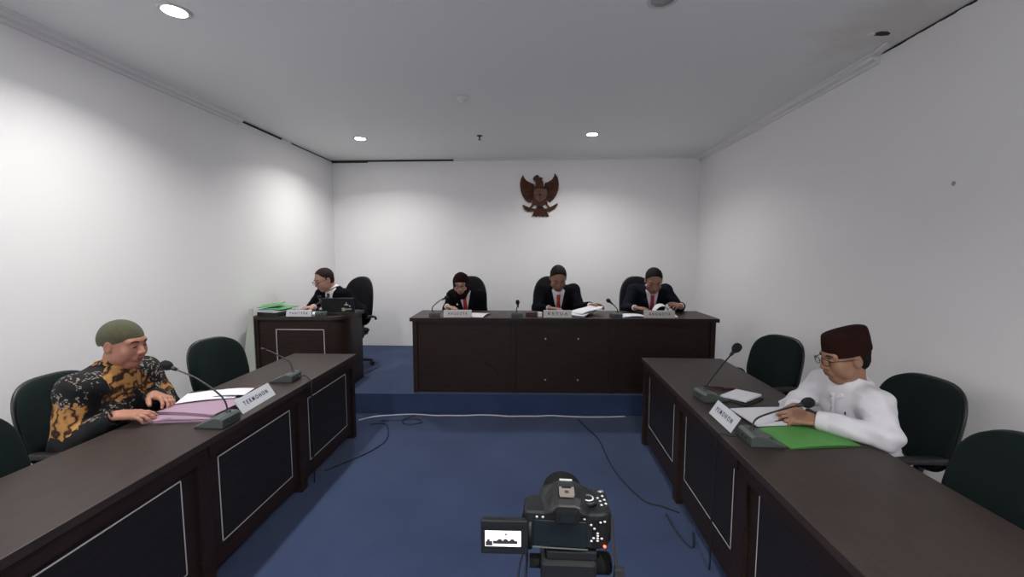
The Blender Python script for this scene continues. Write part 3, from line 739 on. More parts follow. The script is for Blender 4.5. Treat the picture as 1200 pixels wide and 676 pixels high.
def laptop():
    t = thing('laptop', 'black laptop with small stickers on its lid, on the small desk', 'laptop', (-1.975, 4.19, JT), R(10))
    MB().box(-.155, .155, -.10, .12, 0, .018).build('keyboard_base', M['plastic'], t, bevel=.004)
    T = TR((0, -.095, .018), rx=R(12))
    lid = MB().box(-.155, .155, -.006, .004, 0, .155, T=T).build('lid', M['plastic'], t, bevel=.004)
    MB().box(-.145, .145, .004, .005, .012, .146, T=T).build('screen', M['lcd'], lid)
    q = MB(); q.box(.030, .062, -.0068, -.006, .018, .052, T=T)
    q.build('beige_sticker', M['beige'], lid)
    q = MB()
    for k in range(5): q.box(.066 + .012 * k, .074 + .012 * k, -.0068, -.006, .030, .044, T=T)
    q.lathe([(0, 0), (.008, 0), (.008, .0008), (0, .0008)], 12, T=T @ TR((.11, -.006, .068), rx=PI / 2))
    q.prism([(.058, .078), (.098, .078), (.098, .086), (.084, .090), (.082, .112), (.076, .112), (.074, .090), (.058, .086)], .006, .0068, T=T @ Matrix(((1, 0, 0, 0), (0, 0, -1, 0), (0, 1, 0, 0), (0, 0, 0, 1))))
    q.build('white_logo', M['mark'], lid)
laptop()

# ------------------------------------------------------------------ cables
def cable(name, label, pts, r, m, group=None):
    return tag(MB().tube(catmull(pts, 8), r, 6).build(name, m), label, 'cable', group)
rnd = random.Random(5)
pts = [(-1.62, 3.70, .006)]
x = -1.5
while x < .92:
    pts.append((x, pfY(x) - .045 - .05 * max(0, (-1.15 - x)) * 2 + .016 * math.sin(x * 9) + rnd.uniform(-.010, .010), .006)); x += .14
cable('white_cable', 'white cable running wavily along the foot of the platform', pts, .0055, M['cable_w'])
cable('black_cable', 'black cable looping on the carpet beside the left table end', [(-1.48, 3.62, .006), (-1.36, 3.64, .006), (-1.28, 3.52, .006), (-1.22, 3.30, .006), (-1.28, 3.10, .006), (-1.40, 2.92, .006), (-1.49, 2.80, .006)], .0045, M['cable_b'])
cable('black_cable', 'small black cable loop beside the white cable', [(-1.40, 3.70, .006), (-1.25, 3.72, .005), (-1.10, 3.76, .006), (-1.02, 3.70, .006), (-1.08, 3.64, .006), (-1.18, 3.65, .006), (-1.20, 3.72, .012), (-1.12, 3.83, .016)], .004, M['cable_b'])
cable('black_cable', 'black cable running along the carpet beside the right table', [(.42, 3.86, .006), (.46, 3.70, .006), (.55, 3.42, .006), (.57, 3.1, .006), (.60, 2.85, .006), (.70, 2.56, .006), (.80, 2.50, .006), (.885, 2.44, .006)], .0045, M['cable_b'])
cable('black_cable', 'short black cable end on the carpet near the right table', [(.80, 2.42, .006), (.81, 2.25, .006), (.85, 2.14, .006), (.90, 2.26, .006)], .0045, M['cable_b'])
cable('black_cable', 'black cable from the foamless microphone over the left table edge', [(-1.59, 2.67, .722), (-1.555, 2.70, .735), (-1.515, 2.68, .728), (-1.481, 2.66, .70), (-1.480, 2.655, .60), (-1.481, 2.65, .35), (-1.48, 2.65, .008)], .005, M['cable_b'])
cable('black_cable', 'black cable from the low microphone down the right table front', [(.936, 1.90, .728), (.91, 1.92, .722), (.876, 1.95, .712), (.872, 1.97, .62), (.872, 1.98, .35), (.874, 1.98, .008)], .0042, M['cable_b'])
cable('black_cable', 'black cable hanging behind the small desk by the left wall', [(-2.80, 4.0, .93), (-2.80, 3.98, .80), (-2.81, 3.97, .55), (-2.83, 3.96, .35), (-2.84, 3.97, .21)], .005, M['cable_b'])

# ------------------------------------------------------------------ signed-distance bodies
class Grid:
    def __init__(s, lo, hi, vox):
        s.lo = np.array(lo, float); s.vox = vox
        s.n = np.ceil((np.array(hi) - s.lo) / vox).astype(int) + 1
        s.F = np.full(s.n, .05, np.float32)
    def region(s, lo, hi):
        i0 = np.clip(np.floor((np.array(lo) - s.lo) / s.vox).astype(int), 0, s.n - 1)
        i1 = np.clip(np.ceil((np.array(hi) - s.lo) / s.vox).astype(int) + 1, 1, s.n)
        if np.any(i1 <= i0): return None, None
        ax = [np.arange(i0[k], i1[k]) * s.vox + s.lo[k] for k in range(3)]
        X, Y, Z = np.meshgrid(*ax, indexing='ij')
        return tuple(slice(i0[k], i1[k]) for k in range(3)), np.stack([X, Y, Z], -1).astype(np.float32)
    def comb(s, sl, d, k, mode):
        F = s.F[sl]
        if mode == 'u':
            if k > 0:
                h = np.clip(.5 + .5 * (F - d) / k, 0, 1); r = F * (1 - h) + d * h - k * h * (1 - h)
            else: r = np.minimum(F, d)
        elif mode == 'sub':
            if k > 0:
                h = np.clip(.5 - .5 * (F + d) / k, 0, 1); r = F * (1 - h) - d * h + k * h * (1 - h)
            else: r = np.maximum(F, -d)
        else: r = np.maximum(F, d)
        s.F[sl] = r.astype(np.float32)
    def rc(s, a, b, ra, rb, k=.02, mode='u', flat=None):
        a = np.array(a, float); b = np.array(b, float); m = max(ra, rb) + .055
        sl, P = s.region(np.minimum(a, b) - m, np.maximum(a, b) + m)
        if sl is None: return
        ab = (b - a).astype(np.float32); L2 = max(1e-9, float(ab @ ab))
        t = np.clip(((P - a.astype(np.float32)) @ ab) / L2, 0, 1)
        d = np.linalg.norm(P - (a.astype(np.float32) + t[..., None] * ab), axis=-1) - (ra + (rb - ra) * t)
        s.comb(sl, d, k, mode)
    def ell(s, c, r, R3=None, k=.02, mode='u'):
        c = np.array(c, float); r = np.array(r, float); m = r.max() + .055
        sl, P = s.region(c - m, c + m)
        if sl is None: return
        q = P - c.astype(np.float32)
        if R3 is not None: q = q @ R3.astype(np.float32)
        k0 = np.linalg.norm(q / r, axis=-1); k1 = np.linalg.norm(q / (r * r), axis=-1) + 1e-6
        s.comb(sl, k0 * (k0 - 1) / k1, k, mode)
    def rbox(s, c, h, rad, R3=None, k=.01, mode='u'):
        c = np.array(c, float); h = np.array(h, float); m = np.linalg.norm(h) + .05
        sl, P = s.region(c - m, c + m)
        if sl is None: return
        q = P - c.astype(np.float32)
        if R3 is not None: q = q @ R3.astype(np.float32)
        q = np.abs(q) - (h - rad)
        d = np.linalg.norm(np.maximum(q, 0), axis=-1) + np.minimum(q.max(-1), 0) - rad
        s.comb(sl, d, k, mode)
    def func(s, fn, lo, hi, k=0, mode='u'):
        sl, P = s.region(lo, hi)
        if sl is None: return
        s.comb(sl, fn(P), k, mode)
    def wrinkle(s, amp, fr, seed=0):
        sl, P = s.region(s.lo, s.lo + s.n * s.vox)
        x, y, z = P[..., 0], P[..., 1], P[..., 2]
        w = np.sin(fr * (x * 1.3 + .6 * y + .8 * z) + seed + 2.2 * np.sin(fr * .37 * (z - y) + seed)) * np.sin(fr * .7 * (z * 1.2 - .7 * x + .4 * y) + 1.7 * seed + 1.5 * np.sin(fr * .45 * x + seed))
        s.F += (amp * w).astype(np.float32)
    def mesh(s):
        F = s.F; F = np.pad(F, 1, constant_values=.05); lo = s.lo - s.vox
        S = F < 0
        c = [S[i:S.shape[0] - 1 + i, j:S.shape[1] - 1 + j, k:S.shape[2] - 1 + k] for i in (0, 1) for j in (0, 1) for k in (0, 1)]
        cnt = sum(x.astype(np.int8) for x in c)
        act = np.argwhere((cnt > 0) & (cnt < 8))
        idx = np.full(cnt.shape, -1, np.int32); idx[act[:, 0], act[:, 1], act[:, 2]] = np.arange(len(act))
        acc = np.zeros((len(act), 3)); num = np.zeros(len(act))
        cor = [(i, j, k) for i in (0, 1) for j in (0, 1) for k in (0, 1)]
        val = {q: F[act[:, 0] + q[0], act[:, 1] + q[1], act[:, 2] + q[2]] for q in cor}
        for a in cor:
            for ax in range(3):
                if a[ax]: continue
                b = list(a); b[ax] = 1; b = tuple(b)
                fa, fb = val[a], val[b]; mk = (fa < 0) != (fb < 0)
                t = fa[mk] / (fa[mk] - fb[mk])
                p = np.tile(np.array(a, float), (mk.sum(), 1)); p[:, ax] += t
                acc[mk] += p; num[mk] += 1
        V = (act + acc / num[:, None]) * s.vox + lo
        quads = []
        for ax in range(3):
            o1, o2 = (ax + 1) % 3, (ax + 2) % 3
            sa = [slice(None)] * 3; sb = [slice(None)] * 3
            sa[ax] = slice(0, -1); sb[ax] = slice(1, None)
            A, B = S[tuple(sa)], S[tuple(sb)]
            e = np.argwhere(A != B)
            e = e[(e[:, o1] > 0) & (e[:, o2] > 0) & (e[:, o1] < cnt.shape[o1]) & (e[:, o2] < cnt.shape[o2])]
            fl = A[e[:, 0], e[:, 1], e[:, 2]]
            def I(d1, d2):
                q = e.copy(); q[:, o1] -= d1; q[:, o2] -= d2; return idx[q[:, 0], q[:, 1], q[:, 2]]
            Q = np.stack([I(1, 1), I(0, 1), I(0, 0), I(1, 0)], 1)
            Q[~fl] = Q[~fl][:, ::-1]
            quads.append(Q)
        return V, np.concatenate(quads)
    def build(s, name, m, parent, origin, smooth_it=0):
        V, Q = s.mesh()
        me = bpy.data.meshes.new(name)
        V = V - np.array(origin)
        me.vertices.add(len(V)); me.vertices.foreach_set('co', V.astype(np.float32).ravel())
        me.loops.add(len(Q) * 4); me.loops.foreach_set('vertex_index', Q.astype(np.int32).ravel())
        me.polygons.add(len(Q)); me.polygons.foreach_set('loop_start', np.arange(len(Q), dtype=np.int32) * 4)
        me.polygons.foreach_set('use_smooth', np.ones(len(Q), bool))
        me.update(calc_edges=True); me.validate()
        me.materials.append(m)
        o = bpy.data.objects.new(name, me); COL.objects.link(o)
        if parent: o.parent = parent
        if smooth_it:
            md = o.modifiers.new('smooth', 'SMOOTH'); md.factor = .5; md.iterations = smooth_it
        return o

def nrm(v): v = np.array(v, float); return v / np.linalg.norm(v)
def frame(f, up=(0, 0, 1)):
    f = nrm(f); l = nrm(np.cross(up, f)); u = np.cross(f, l); return np.stack([f, l, u], 1)      # columns forward, left, up
def headframe(yaw_vec, pitch, roll=0):
    """yaw_vec horizontal forward; pitch>0 looks down"""
    h = nrm((yaw_vec[0], yaw_vec[1], 0)); f = h * math.cos(pitch) + np.array([0, 0, -math.sin(pitch)])
    Fm = frame(f)
    if roll:
        c, s_ = math.cos(roll), math.sin(roll); l, u = Fm[:, 1].copy(), Fm[:, 2].copy()
        Fm[:, 1] = l * c + u * s_; Fm[:, 2] = -l * s_ + u * c
    return Fm
def ik(S, W, l1, l2, hint):
    S = np.array(S, float); W = np.array(W, float); d = W - S; D = np.linalg.norm(d)
    D2 = min(D, (l1 + l2) * .995); u = d / D
    a = (l1 * l1 - l2 * l2 + D2 * D2) / (2 * D2); h = math.sqrt(max(1e-6, l1 * l1 - a * a))
    hn = np.array(hint, float); hn = hn - (hn @ u) * u; hn = nrm(hn)
    return S + u * a + hn * h

def sdf_head(g, c, Fm, s=1., fat=0.):
    def W(p): return np.array(c) + Fm @ (np.array(p) * s)
    def E(p, r, k=.02, mode='u'): g.ell(W(p), np.array(r) * s, Fm, k, mode)
    def C(a, b, ra, rb, k=.01, mode='u'): g.rc(W(a), W(b), ra * s, rb * s, k, mode)
    E((-.012, 0, .035), (.098, .077, .086), 0)
    E((.025, 0, -.030), (.064, .058 + fat, .082), .04)
    C((.030, .048 + fat, -.062), (.030, -.048 - fat, -.062), .018, .018, .05)        # jaw
    C((.055, .012, -.098), (.055, -.012, -.098), .020, .020, .03)        # chin
    for q in (-1, 1):
        E((.060, .036 * q, -.028), (.026, .028, .030), .03)              # cheek
        C((.082, .012 * q, .030), (.072, .044 * q, .030), .011, .010, .02)  # brow
        E((.094, .031 * q, .008), (.014, .020, .013), .014, 'sub')       # socket
        E((.078, .031 * q, .007), (.013, .015, .011), .006)              # lid
    C((.086, 0, .014), (.108, 0, -.026), .008, .0125, .014)              # nose
    for q in (-1, 1): g.ell(W((.098, .0135 * q, -.031)), np.array((.012, .0085, .0085)) * s, Fm, .008)
    C((.086, .018, -.060), (.086, -.018, -.060), .012, .012, .018)       # mouth mound
    C((.097, .020, -.0635), (.097, -.020, -.0635), .003, .003, .006, 'sub')
    for q in (-1, 1):
        g.ell(W((-.008, .080 * q, -.002)), np.array((.019, .008, .032)) * s, Fm @ np.array([[1, .25 * q, 0], [-.25 * q, 1, 0], [0, 0, 1]]) / 1.03, .008)
        g.ell(W((-.006, .088 * q, .002)), np.array((.010, .006, .018)) * s, Fm, .006, 'sub')

def hand(g, Wp, D, N, thumb, curl=.35, s=1., spread=.10, curls=None):
    """wrist, finger direction, palm normal (out of the palm), thumb side vector"""
    Wp = np.array(Wp, float); D = nrm(D); N = np.array(N, float); N = nrm(N - (N @ D) * D)
    T = np.array(thumb, float); T = T - (T @ D) * D - (T @ N) * N; T = nrm(T)
    R3 = np.stack([D, T, N], 1)
    g.rbox(Wp + D * .050 * s, np.array((.050, .040, .0135)) * s, .013 * s, R3, .02)
    g.ell(Wp + (D * .030 + T * .026 + N * .008) * s, np.array((.032, .017, .015)) * s, R3, .012)
    offs = (.031, .0105, -.0105, -.030); lens = (.070, .078, .072, .056)
    for i in range(4):
        cu = curls[i] if curls else curl * (1 + .12 * i)
        base = Wp + (D * (.094 - .004 * abs(i - 1)) + T * offs[i]) * s
        dirn = nrm(D + T * spread * (1.5 - i)); p = base; ang = cu * .5
        r = (.0092 if i < 3 else .0080) * s
        for j, f in enumerate((.45, .31, .24)):
            dd = dirn * math.cos(ang) + N * math.sin(ang); q = p + dd * lens[i] * f * s
            g.rc(p, q, r, r * .92, .006 if j else .010); p = q; ang += cu; r *= .93
    p = Wp + (D * .028 + T * .034 + N * .004) * s
    for j, (f, a) in enumerate(((.036, .75), (.030, .45), (.024, .25))):
        dd = nrm(D * math.cos(a) + T * math.sin(a) + N * (.25 + .25 * curl * j))
        q = p + dd * f * s; g.rc(p, q, (.0135 - .0012 * j) * s, (.012 - .0012 * j) * s, .008); p = q

def torso_sdf(g, J, inf, k=.05, lower=True, arms=True, slv=None, sc=1., belly=0., fem=False):
    """J: pelvis, chest, neck, shL, shR, elL, elR, wrL, wrR; inf inflation of the surface"""
    fw = J['fw']
    sp = nrm(J['chest'] - J['pelvis']); Fm = np.stack([nrm(fw - (fw @ sp) * sp), nrm(np.cross(sp, fw)), sp], 1)
    sp2 = nrm(J['neck'] - J['chest']); F2 = np.stack([nrm(fw - (fw @ sp2) * sp2), nrm(np.cross(sp2, fw)), sp2], 1)
    if lower: g.ell(J['pelvis'], np.array((.115 + inf, .165 + inf, .11)) * sc, Fm, 0)
    g.ell((J['pelvis'] * .5 + J['chest'] * .5) + fw * (.01 + belly), np.array((.105 + inf + belly, .150 + inf + belly * .5, .17)) * sc, Fm, k)
    g.ell(J['chest'] + fw * .002, np.array((.105 + inf, .160 + inf, .17)) * sc, F2, k)
    up = J['neck'] * .72 + J['chest'] * .28
    for q in ('L', 'R'):
        g.rc(up, J['sh' + q], (.062 + inf) * sc, (.050 + inf) * sc, .05)
    g.rc(J['chest'], J['neck'] - sp2 * .03, .08 * sc, (.058 + inf) * sc, .04)
    if arms:
        for q in ('L', 'R'):
            sh, el, wr = J['sh' + q], J['el' + q], J['wr' + q]
            g.rc(sh, el, (.050 + inf) * sc, (.041 + inf) * sc, .035)
            g.rc(el, wr, (.041 + inf) * sc, (.028 + inf * (1 if slv is None else slv)) * sc, .02)

def person(label, base, fw, J, head_c, head_f, hs, skin, outfit, hands, vox=.005, bounds=None, belly=0., fat=0., sc=1., lap=None, stance=.16):
    base = np.array(base, float)
    t = thing('person', label, 'person', tuple(base))
    fw = nrm((fw[0], fw[1], 0)); J['fw'] = fw; lf = np.cross((0, 0, 1), fw)
    for k_ in list(J): J[k_] = np.array(J[k_], float)
    pts = np.array([J[k_] for k_ in J if k_ != 'fw'] + [head_c])
    lo = pts.min(0) - np.array((.22, .22, .16)); hi = pts.max(0) + np.array((.22, .22, .19))
    g = Grid(lo, hi, vox)
    torso_sdf(g, J, -.006, sc=sc)
    nb = J['neck']; hc = np.array(head_c, float)
    nt_ = hc + head_f @ (np.array((-.025, 0, -.050)) * hs)
    g.rc(nb - (nt_ - nb) * .2, nt_, .056 * hs + fat * .4, .054 * hs + fat * .4, .03)
    sdf_head(g, hc, head_f, hs, fat)
    for q in ('L', 'R'):
        h = hands[q]; hand(g, J['wr' + q], h['D'], h['N'], h['T'], h.get('curl', .35), h.get('s', 1.) * sc, h.get('spread', .1), h.get('curls'))
    body = g.build('body', skin, t, base, 1)
    # face details, as their own small meshes
    def W(p): return hc + head_f @ (np.array(p) * hs) - base
    for q in (-1, 1):
        MB().sphere((0, 0, 0), 1, 12, 8, T=Matrix.Translation(W((.0865, .031 * q, .004))) @ Matrix(head_f.tolist()).to_4x4() @ Matrix.Diagonal((.0055 * hs, .0115 * hs, .0040 * hs, 1))).build('eye', M['eye'], t)
        br = catmull([W((.096, .014 * q, .028)), W((.0935, .030 * q, .035)), W((.080, .050 * q, .029))], 4)
        MB().tube(br, [.0020 + .0014 * math.sin(PI * i / 8) for i in range(9)], 6).build('eyebrow', M['hair'], t)
    lp = MB()
    lp.tube(catmull([W((.091, .023, -.0625)), W((.0975, .008, -.0585)), W((.0975, -.008, -.0585)), W((.091, -.023, -.0625))], 4), [.0018, .003, .0034, .0036, .0038, .0038, .0038, .0036, .0034, .0032, .003, .0025, .0018], 6)
    lp.tube(catmull([W((.090, .021, -.066)), W((.096, .008, -.069)), W((.096, -.008, -.069)), W((.090, -.021, -.066))], 4), [.0018, .003, .0036, .004, .0042, .0042, .0042, .004, .0038, .0034, .003, .0025, .0018], 6)
    lp.build('lips', M['lips'], t)
    # trousers: seated thighs and shins, plus shoes
    pe = J['pelvis']; fl = base[2]
    gl = Grid(pe + np.array((-.62, -.62, -.62)), pe + np.array((.62, .62, .16)), .012) if lap is None else None
    if gl:
        gl.ell(pe, (.15, .18, .10), frame(fw), 0)
        for q in (-1, 1):
            hp = pe + lf * .09 * q + np.array((0, 0, -.01)); kn = pe + fw * .38 + lf * stance * q; kn[2] = fl + .46
            an = kn + fw * (-.04); an[2] = fl + .09
            gl.rc(hp, kn, .088, .066, .03); gl.rc(kn, an, .064, .052, .02)
        gl.build('trousers', M['trouser'], t, base, 2)
        for q in (-1, 1):
            an = pe + fw * .34 + lf * stance * q; an[2] = fl
            T = Matrix.Translation(Vector(an - base)) @ Matrix(frame(fw).tolist()).to_4x4()
            sh = MB(); sh.sphere((0, 0, 0), 1, 16, 10, T=T @ Matrix.Translation((.07, 0, .036)) @ Matrix.Diagonal((.135, .047, .036, 1)))
            sh.sphere((0, 0, 0), 1, 14, 8, T=T @ Matrix.Translation((.0, 0, .06)) @ Matrix.Diagonal((.052, .042, .052, 1)))
            sh.build('shoe', M['shoe'], t)
    outfit(t, J, base, hc, head_f, hs, fw, lf, lo, hi, vox, sc, belly)
    return t

def cut_at(g, J, back=.0, neck_r=.075, neck_h=.0):
    """cut sleeve ends square at the wrists and open the neckline"""
    for q in ('L', 'R'):
        wr, el = J['wr' + q], J['el' + q]; d = nrm(wr - el); p0 = wr + d * back
        g.rbox(p0 + d * .06, (.06, .062, .062), .004, np.stack([d, nrm(np.cross(d, (0, 0, 1))), nrm(np.cross(d, np.cross(d, (0, 0, 1))))], 1), 0, 'sub')

def collar_sdf(g, J, hc, Fm, hs, r=.066, h=.022, th=.0045, fold=True, drop=0.):
    fw = J['fw']; ax = nrm((hc + Fm @ np.array((-.03, 0, -.06))) - J['neck']); ax = nrm(ax - fw * .35)
    c = J['neck'] + ax * .030 - fw * drop
    f2 = nrm(fw - (fw @ ax) * ax); l2 = np.cross(ax, f2)
    def fn(P):
        q = P - c; z = q @ ax; x = q @ f2; y = q @ l2
        flare = r + .010 * (-(z) / h)
        rad = np.sqrt((x / 1.05) ** 2 + y ** 2)
        d = np.abs(rad - flare) - th
        d = np.maximum(d, np.abs(z + .3 * 0) - h)
        notch = x * .75 - np.abs(y) * 1.6 - .030 - (h - z) * 0.0
        return np.maximum(d, np.minimum(notch, .02)) if fold else d
    g.func(fn, c - .12, c + .12, .006)

from mathutils.bvhtree import BVHTree
def bvh_of(o):
    me = o.data
    return BVHTree.FromPolygons([v.co.copy() for v in me.vertices], [tuple(p.vertices) for p in me.polygons])
def onto(bv, p, f2, off=.003, fall=None):
    h = bv.ray_cast(Vector(p) + Vector(f2) * .35, -Vector(f2))
    return (h[0] + Vector(f2) * off) if h[0] is not None else Vector(p if fall is None else fall)

def outfit_suit(tie, jacket='suit', hair=None, pin=False, hijab=False, glasses=False, vw=.062, hair_m='hair'):
    def f(t, J, base, hc, Fm, hs, fw, lf, lo, hi, vox, sc, belly):
        # shirt
        g = Grid(lo, hi, vox)
        torso_sdf(g, J, .006, sc=sc, arms=False, belly=0)
        for q in ('L', 'R'):
            d = nrm(J['wr' + q] - J['el' + q]); g.rc(J['wr' + q] - d * .06, J['wr' + q] - d * .004, .033 * sc, .032 * sc, .0)
        cut_at(g, J, -.004)
        if not hijab: collar_sdf(g, J, hc, Fm, hs, r=.060, h=.015, th=.004)
        bs_ = bvh_of(g.build('shirt', M['shirt'], t, base, 1))
        g = Grid(lo, hi, vox)
        torso_sdf(g, J, .020, sc=sc, slv=.75)
        # broader padded shoulders
        for q in ('L', 'R'): g.ell(J['sh' + q] + np.array((0, 0, .012)), (.062, .062, .050), None, .03)
        cut_at(g, J, -.016)
        g.wrinkle(.0022, 34, 1.)
        # V opening
        ch = J['chest']; ax = nrm(J['neck'] - J['pelvis']); f2 = nrm(fw - (fw @ ax) * ax); l2 = np.cross(ax, f2)
        v0 = ch - ax * .12
        def vee(P):
            q = P - v0; z = q @ ax; x = q @ f2; y = q @ l2
            return np.maximum(np.abs(y) - np.clip(z * vw / .26, 0, .075), .03 - x)
        g.func(vee, ch - .40, ch + .42, .003, 'sub')
        nb = J['neck']
        g.rc(nb + ax * .01, nb + ax * .10, .056, .066, .01, 'sub')
        jo = g.build('jacket', M[jacket], t, base, 1)
        # lapels follow the opening
        bj_ = bvh_of(jo); F2 = Vector(f2)
        def surf(z, y):
            return np.array(onto(bj_, v0 + ax * z + l2 * y - base, F2, .004)) + base
        for s in (-1, 1):
            lb = MB(); row = []
            for i in range(9):
                z = .015 + .20 * i / 8; w = z * vw / .26; wl = .012 + .036 * math.sin(PI * min(1, i / 8 * .85 + .05))
                row.append((surf(z, s * (w + .006)) - base, surf(z, s * (w + wl)) - base + f2 * .002))
            vs = [p for r_ in row for p in r_]; fs = [(2 * i, 2 * i + 1, 2 * i + 3, 2 * i + 2) for i in range(8)]
            lo_ = lb.add(vs, fs, True).build('lapel', M[jacket], jo); md = lo_.modifiers.new('s', 'SOLIDIFY'); md.thickness = .006; md.offset = 0
        if pin:
            p = surf(.16, -.085 * pin) - base
            MB().sphere(tuple(p + f2 * .006), .011, 10, 8).build('lapel_pin', M['mark'], jo)
        # tie
        tb = MB(); r0 = .105 + .014
        ths = []
        for i in range(11):
            z = .270 - .33 * i / 10
            wv = (.019 if i < 2 else .013 + .020 * i / 10) 
            cx = np.array(onto(bs_, v0 + ax * z - base, F2, .006)) + base
            ths += [cx - l2 * wv - base, cx + f2 * .004 - base, cx + l2 * wv - base]
        fs = []
        for i in range(10):
            for j in (0, 1): a = 3 * i + j; fs.append((a, a + 1, a + 4, a + 3))
        to = tb.add(ths, fs, True).build('necktie', M[tie], t); md = to.modifiers.new('s', 'SOLIDIFY'); md.thickness = .006
        if hijab:
            gh = Grid(hc - .24, hc + np.array((.24, .24, .16)), vox)
            Wp = lambda p: hc + Fm @ (np.array(p) * hs)
            gh.ell(Wp((-.016, 0, .030)), np.array((.110, .090, .100)) * hs, Fm, 0)
            gh.ell(Wp((.012, 0, -.050)), np.array((.090, .084, .105)) * hs, Fm, .03)
            gh.ell(Wp((.035, 0, -.115)), np.array((.060, .065, .045)) * hs, Fm, .03)
            gh.rc(Wp((-.012, 0, -.07)), J['neck'] + fw * .01 - np.array((0, 0, .0)), .076, .082, .03)
            gh.rc(J['neck'] + fw * .045, J['neck'] + fw * .080 - np.array((0, 0, .045)), .055, .030, .03)
            gh.wrinkle(.0025, 45, 2.)
            gh.ell(Wp((.100, 0, -.022)), np.array((.085, .050, .070)) * hs, Fm, .006, 'sub')
            gh.build('headscarf', M['hijab'], t, base, 1)
        else:
            hair_cap(t, base, hc, Fm, hs, hair_m, vox)
        if glasses: spectacles(t, base, hc, Fm, hs)
    return f

def hair_cap(t, base, hc, Fm, hs, m='hair', vox=.004, f=1., low=-.055, back=True, only_low=False):
    g = Grid(hc - .16, hc + .17, min(vox, .0045))
    Wp = lambda p: hc + Fm @ (np.array(p) * hs)
    g.ell(Wp((-.016, 0, .040)), np.array((.104, .0835, .092)) * hs * f, Fm, 0)
    g.ell(Wp((-.045, 0, -.01)), np.array((.062, .070, .07)) * hs * f, Fm, .02)
    def keep(P):
        q = (P - hc) @ Fm / hs; x, y, z = q[..., 0], q[..., 1], q[..., 2]
        a = (x - .046) - (z - .070) * .55                     # hairline over the forehead
        b = np.maximum(x + .000 - np.clip((z - .035), 0, 1) * 3, -(z + .0))   # sides: stop before the ear
        side = np.maximum(x - .018, .022 - z)                # nothing in front of the ear and low
        r = np.maximum(a, np.minimum(-(z - .020), 1))
        front = np.where(z > .045, a, np.where(z > .0, x - .016, np.maximum(x + .030, -(z + .075))))
        return (front * .8 * hs).astype(np.float32)
    g.func(keep, hc - .2, hc + .2, 0, 'int')
    if only_low:
        g.func(lambda P: ((((P - hc) @ Fm)[..., 2]) - .035 * hs).astype(np.float32), hc - .2, hc + .2, 0, 'int')
    # push: noise for tufts
    g.wrinkle(.0015, 160, 3.)
    return g.build('hair', M[m], t, base, 1)

def spectacles(t, base, hc, Fm, hs, glass=True):
    W = lambda p: Vector(hc + Fm @ (np.array(p) * hs) - base)
    b = MB()
    for q in (-1, 1):
        ring = []
        for k in range(25):
            a = 2 * PI * k / 24; ca, sa = math.cos(a), math.sin(a)
            ring.append(W((.112 - .006 * abs(ca) * (1 if ca * q > 0 else 0), q * .034 + .025 * math.copysign(abs(ca) ** .7, ca), .004 + .017 * math.copysign(abs(sa) ** .7, sa))))
        b.tube(ring, .0017, 6)
        b.tube([W((.104, .060 * q, .012)), W((.05, .079 * q, .012)), W((-.005, .082 * q, .010)), W((-.03, .079 * q, -.004))], .0018, 6)
    b.tube(catmull([W((.112, .011, .008)), W((.116, 0, .011)), W((.112, -.011, .008))], 4), .0017, 6)
    o = b.build('spectacles', M['frame'], t)
    for q in (-1, 1):
        n = 20; vs = []
        for d_ in (0, .001):
            for k in range(n):
                a = 2 * PI * k / n; ca, sa = math.cos(a), math.sin(a)
                vs.append(W((.111 + d_ - .006 * abs(ca) * (1 if ca * q > 0 else 0), q * .034 + .0245 * math.copysign(abs(ca) ** .7, ca), .004 + .0165 * math.copysign(abs(sa) ** .7, sa))))
        MB().add(vs, [list(range(n)), list(range(n, 2 * n))] + [(k, (k + 1) % n, n + (k + 1) % n, n + k) for k in range(n)]).build('lens', M['glass'], o)

# ---------------- man in the batik shirt (left)
BATIK_SPOTS = []
def outfit_batik(t, J, base, hc, Fm, hs, fw, lf, lo, hi, vox, sc, belly):
    def rel(p, r): BATIK_SPOTS.append((tuple(float(v) for v in (np.array(p) - base)), r))
    elR, shR, ch, nk = J['elR'], J['shR'], J['chest'], J['neck']
    rel(elR * .45 + shR * .55 - lf * .05, .098); rel(ch + fw * .12 - lf * .01 + np.array((0, 0, .09)), .092); rel(ch + fw * .11 + lf * .11 + np.array((0, 0, .04)), .075)
    rel(nk - lf * .05 + fw * .02, .062); rel(J['elL'] * .5 + J['shL'] * .5 + fw * .04, .06)
    M['batik'] = batik()
    g = Grid(lo, hi, vox)
    torso_sdf(g, J, .024, sc=sc, slv=.75, belly=belly)
    g.wrinkle(.0035, 30, 4.)
    cut_at(g, J, -.012)
    nb = J['neck']; ax = nrm(nb - J['chest'])
    g.rc(nb + ax * .015, nb + ax * .10, .058, .075, .01, 'sub')
    collar_sdf(g, J, hc, Fm, hs, r=.074, h=.026, th=.005)
    g.build('batik_shirt', M['batik'], t, base, 1)
    # knitted cap
    gc = Grid(hc - .16, hc + .18, .0035)
    Wp = lambda p: hc + Fm @ (np.array(p) * hs)
    gc.ell(Wp((-.016, 0, .040)), np.array((.1035, .0825, .093)) * hs, Fm, 0)
    gc.ell(Wp((-.040, 0, .020)), np.array((.073, .076, .07)) * hs, Fm, .02)
    gc.func(lambda P: ((.012 * hs - ((P - hc) @ Fm)[..., 2] + .26 * ((P - hc) @ Fm)[..., 0])).astype(np.float32), hc - .2, hc + .2, 0, 'int')
    gc.build('knitted_cap', M['beanie'], t, base, 1)
    # bracelet and rings on the near hand, watch on the far one
    d = nrm(J['wrR'] - J['elR']); a1 = nrm(np.cross(d, (0, 0, 1))); a2 = np.cross(d, a1)
    c = J['wrR'] + d * .010
    MB().tube([tuple(c + .033 * (a1 * math.cos(x) + a2 * math.sin(x)) - base) for x in np.linspace(0, 2 * PI, 25)], .004, 6).build('bracelet', M['hair2'], t)

